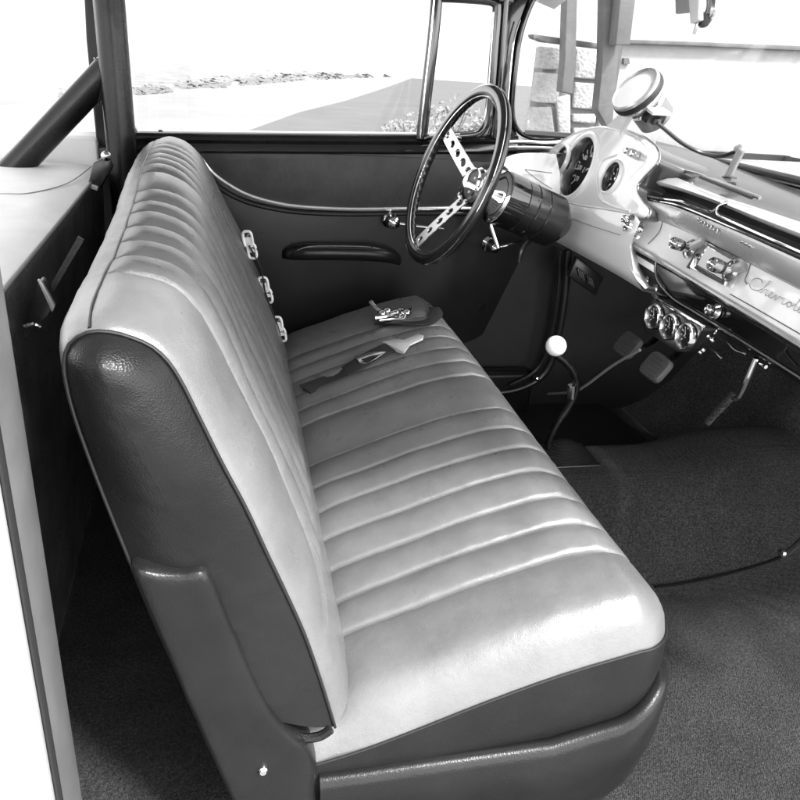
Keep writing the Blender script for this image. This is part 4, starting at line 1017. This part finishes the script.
# darker lawn patch, seen through the driver window
def gpt(a, b, z): return at(a, max(b, 60 + (a - 230) * .05 + 6), Z=z)
lw = [gpt(a, b, GZ + .015) for a, b in [(222, 140), (300, 112), (345, 101), (385, 88), (418, 76), (438, 71), (470, 70), (520, 78), (560, 100), (545, 142), (420, 150), (300, 150)]]
o = mk('lawn', lw, [tuple(range(len(lw)))], gmat('dry lawn', .125, .12, .5)); tag(o, 'grey dry lawn beside the driveway', 'lawn', kind='structure')
vg = [gpt(a, b, GZ + .004) for a, b in [(-400, 152), (-100, 112), (100, 97), (200, 88), (300, 80), (400, 70), (440, 66), (440, 64), (200, 60)]]
o = mk('verge', vg, [tuple(range(len(vg)))], gmat('pale verge', .22, .30, .8)); tag(o, 'pale rough verge beyond the driveway', 'verge', kind='structure')
# leaf litter along the verge
lf = MB()
for k in range(2200):
    t = random.random(); a = 60 + 390 * t; b = inter(a, [(90, 98), (200, 89), (300, 80), (400, 76), (440, 76)]) - abs(random.gauss(0, 1)) * 3.6 + .5
    if noise.noise(Vector((a * .05, b * .15, 0))) < -.22: continue
    p = gpt(a, b, GZ + .03); s = random.uniform(.05, .17); th = random.random() * PI
    s *= max(1, (p - C).length / 28)
    u = Vector((math.cos(th), math.sin(th), random.uniform(0, .5))) * s; v = Vector((-math.sin(th), math.cos(th), random.uniform(0, .8))) * s * .6
    lf.add([p - u, p + v, p + u, p - v], [(0, 1, 2, 3)])
o = lf.build('leaf_litter', mat('dry leaves', .13, .9), None, smooth=0); tag(o, 'scattered dry leaves and scrub along the far verge edge', 'leaves', kind='stuff')
# low pale bushes
def bush(name, label, px, py, h, seed, n=1400):
    rn = random.Random(seed); base = gpt(px, py, GZ); mb = MB(); sc_ = (base - C).length
    t = thing(name, label, 'bush', base, 'pale bushes outside the driver window')
    for k in range(n):
        th = rn.random() * 2 * PI; rr = rn.random() ** .5; zz = rn.random()
        p = base + Vector((math.cos(th) * rr * h * .75, math.sin(th) * rr * h * .75, h * zz * (1 - .45 * rr) + .02))
        if noise.noise(p * 5 / h * .6) < -.15: continue
        a = Vector((rn.gauss(0, 1), rn.gauss(0, 1), rn.gauss(0, 1))).normalized() * h * .05; b = a.orthogonal().normalized() * h * .028
        mb.add([p - a, p + b, p + a, p - b], [(0, 1, 2, 3)])
    mb.build('foliage', mat('pale foliage ' + name, .22, .8), t, smooth=0)
    for k in range(5):
        th = k * 1.3; MB().tube([base, base + Vector((math.cos(th) * h * .3, math.sin(th) * h * .3, h * .7))], h * .012, n=6).build('stem', mat('twig', .12, .8), t)
bush('bush', 'pale low bush against the window sill, left of the vent window', 408, 152, .8, 1)
bush('bush', 'pale tall bush seen inside the vent window', 452, 146, 1.15, 2)
bush('bush', 'pale small bush right behind the steering wheel rim', 484, 150, .7, 3)
# pale hillside backdrop beyond the street
hill = []
for i in range(60):
    x = -260 + 620 * i / 59; hill.append([Vector((x, 215 + 8 * math.sin(x * .05), GZ)), Vector((x, 250, 9 + 4 * wr(x, 0, 0, .03))), Vector((x, 310, 38 + 9 * wr(x, 1, 0, .02))), Vector((x, 420, 70 + 14 * wr(x, 2, 0, .02)))])
o = MB().loft(hill).build('hill', gmat('pale hillside', .25, .2, .2), None, smooth=80); tag(o, 'pale bleached hillside far behind the street', 'hill', kind='structure')

# stone block wall, posts and building seen through the windshield
WY = 7.0
stn = mat('pale stone block', .33, .85, bump=(30, .6, .02), mottle=(3, .25), spec=.2)
mort = mat('dark mortar', .17, .9)
sw = thing('stone_wall', 'wall of big pale stone blocks behind the wooden posts', 'stone wall', at(570, 140, Y=WY))
def wpt(a, b, y=WY): return at(a, b, Y=y)
p0 = wpt(536, 44, WY + .06); p1 = wpt(612, 150, WY + .06)
MB().aabb((p0.x + .1, WY + .05, GZ), (p1.x - .12, WY + .3, p0.z - .05)).build('backing', mort, sw)
blocks = [[(540, 46), (563, 48), (560, 70), (538, 69)], [(577, 48), (604, 50), (602, 80), (574, 78)], [(538, 72), (561, 74), (559, 104), (533, 102)], [(575, 82), (601, 84), (599, 110), (573, 108)],
          [(532, 107), (552, 107), (556, 140), (524, 140)], [(556, 98), (571, 94), (571, 140), (560, 140)], [(573, 114), (597, 114), (596, 124), (573, 122)], [(574, 128), (592, 128), (592, 142), (574, 142)], [(599, 100), (612, 104), (612, 142), (599, 142)]]
for bq in blocks: MB().prism([wpt(a, b, WY - .02) for a, b in bq], (0, .12, 0)).build('block', stn, sw, bevel=.02, seg=3)
wood = mat('weathered grey post', .10, .7, mottle=(4, .25))
def wpost(poly, y, label, grp='grey wooden posts by the block wall'):
    c = sum((at(a, b, Y=y) for a, b in poly), Vector()) / len(poly)
    o = MB().prism([at(a, b, Y=y) for a, b in poly], (0, .15, 0)).build('wooden_post', wood, None, bevel=.01, loc=c); tag(o, label, 'post', grp)
wpost([(569, -60), (565, 60), (562, 92), (573, 94), (576, 60), (579, -60)], WY - .5, 'thin grey wooden post in front of the stone block wall')
wpost([(606, -60), (603, 60), (598, 110), (612, 135), (618, 60), (624, -60)], WY - .6, 'thick grey wooden post at the right end of the block wall')
wpost([(626, -60), (616, 45), (630, 45), (643, -60)], WY - .8, 'leaning grey wooden brace beside the thick post')
c = wpt(570, 40, WY - .7); o = MB().prism([wpt(a, b, WY - .3) for a, b in [(533, 34), (604, 44), (604, 49), (545, 42), (534, 38)]], (0, .15, 0)).build('wall_rail', wood, None, bevel=.01, loc=c); tag(o, 'grey top rail lying along the stone block wall', 'rail')
bw = thing('white_building', 'flat white building wall with grey horizontal board, right of the posts', 'building', wpt(760, 120, WY + .5))
q0 = wpt(612, 140, WY + .4)
MB().aabb((q0.x - .05, WY + .4, GZ), (24, WY + .7, 5.5)).build('wall', mat('white stucco', .30, .8, bump=(50, .2, .01), mottle=(1.5, .05)), bw)
MB().prism([wpt(a, b, WY + .3) for a, b in [(612, 39), (700, 42), (800, 46), (1100, 58), (1100, 64), (800, 50.5), (700, 46), (612, 43)]], (0, .12, 0)).build('board', wood, bw, bevel=.005)
MB().prism([wpt(a, b, WY + .36) for a, b in [(624, 58), (629, 58), (630, 64), (624, 64)]], (0, .06, 0)).build('outlet_box', wood, bw)

# ================================================================== LIGHT
sun_dir = nv((.35, -.54, .74))
sl = bpy.data.lights.new('sun', 'SUN'); so = bpy.data.objects.new('sun', sl); COL.objects.link(so)
sl.energy = 1.05; sl.angle = math.radians(7); sl.color = (1, 1, 1)
so.rotation_euler = sun_dir.to_track_quat('Z', 'Y').to_euler()
w = bpy.data.worlds.new('World'); scene.world = w; w.use_nodes = True; nt = w.node_tree
bg = nt.nodes['Background']; sky = nt.nodes.new('ShaderNodeTexSky'); sky.sky_type = 'NISHITA'; sky.sun_disc = False
sky.sun_elevation = math.asin(sun_dir.z); sky.sun_rotation = math.atan2(sun_dir.x, sun_dir.y)
bw_ = nt.nodes.new('ShaderNodeRGBToBW'); nt.links.new(sky.outputs[0], bw_.inputs[0]); nt.links.new(bw_.outputs[0], bg.inputs[0])
bg.inputs[1].default_value = .15
scene.view_settings.view_transform = 'Standard'; scene.view_settings.look = 'None'; scene.view_settings.gamma = 1
scene.view_settings.exposure = 2.8
scene.cycles.max_bounces = 10; scene.cycles.transparent_max_bounces = 12; scene.cycles.diffuse_bounces = 5
scene.cycles.use_denoising = True
scene.cycles.sample_clamp_indirect = 6
scene.cycles.caustics_reflective = False; scene.cycles.caustics_refractive = False
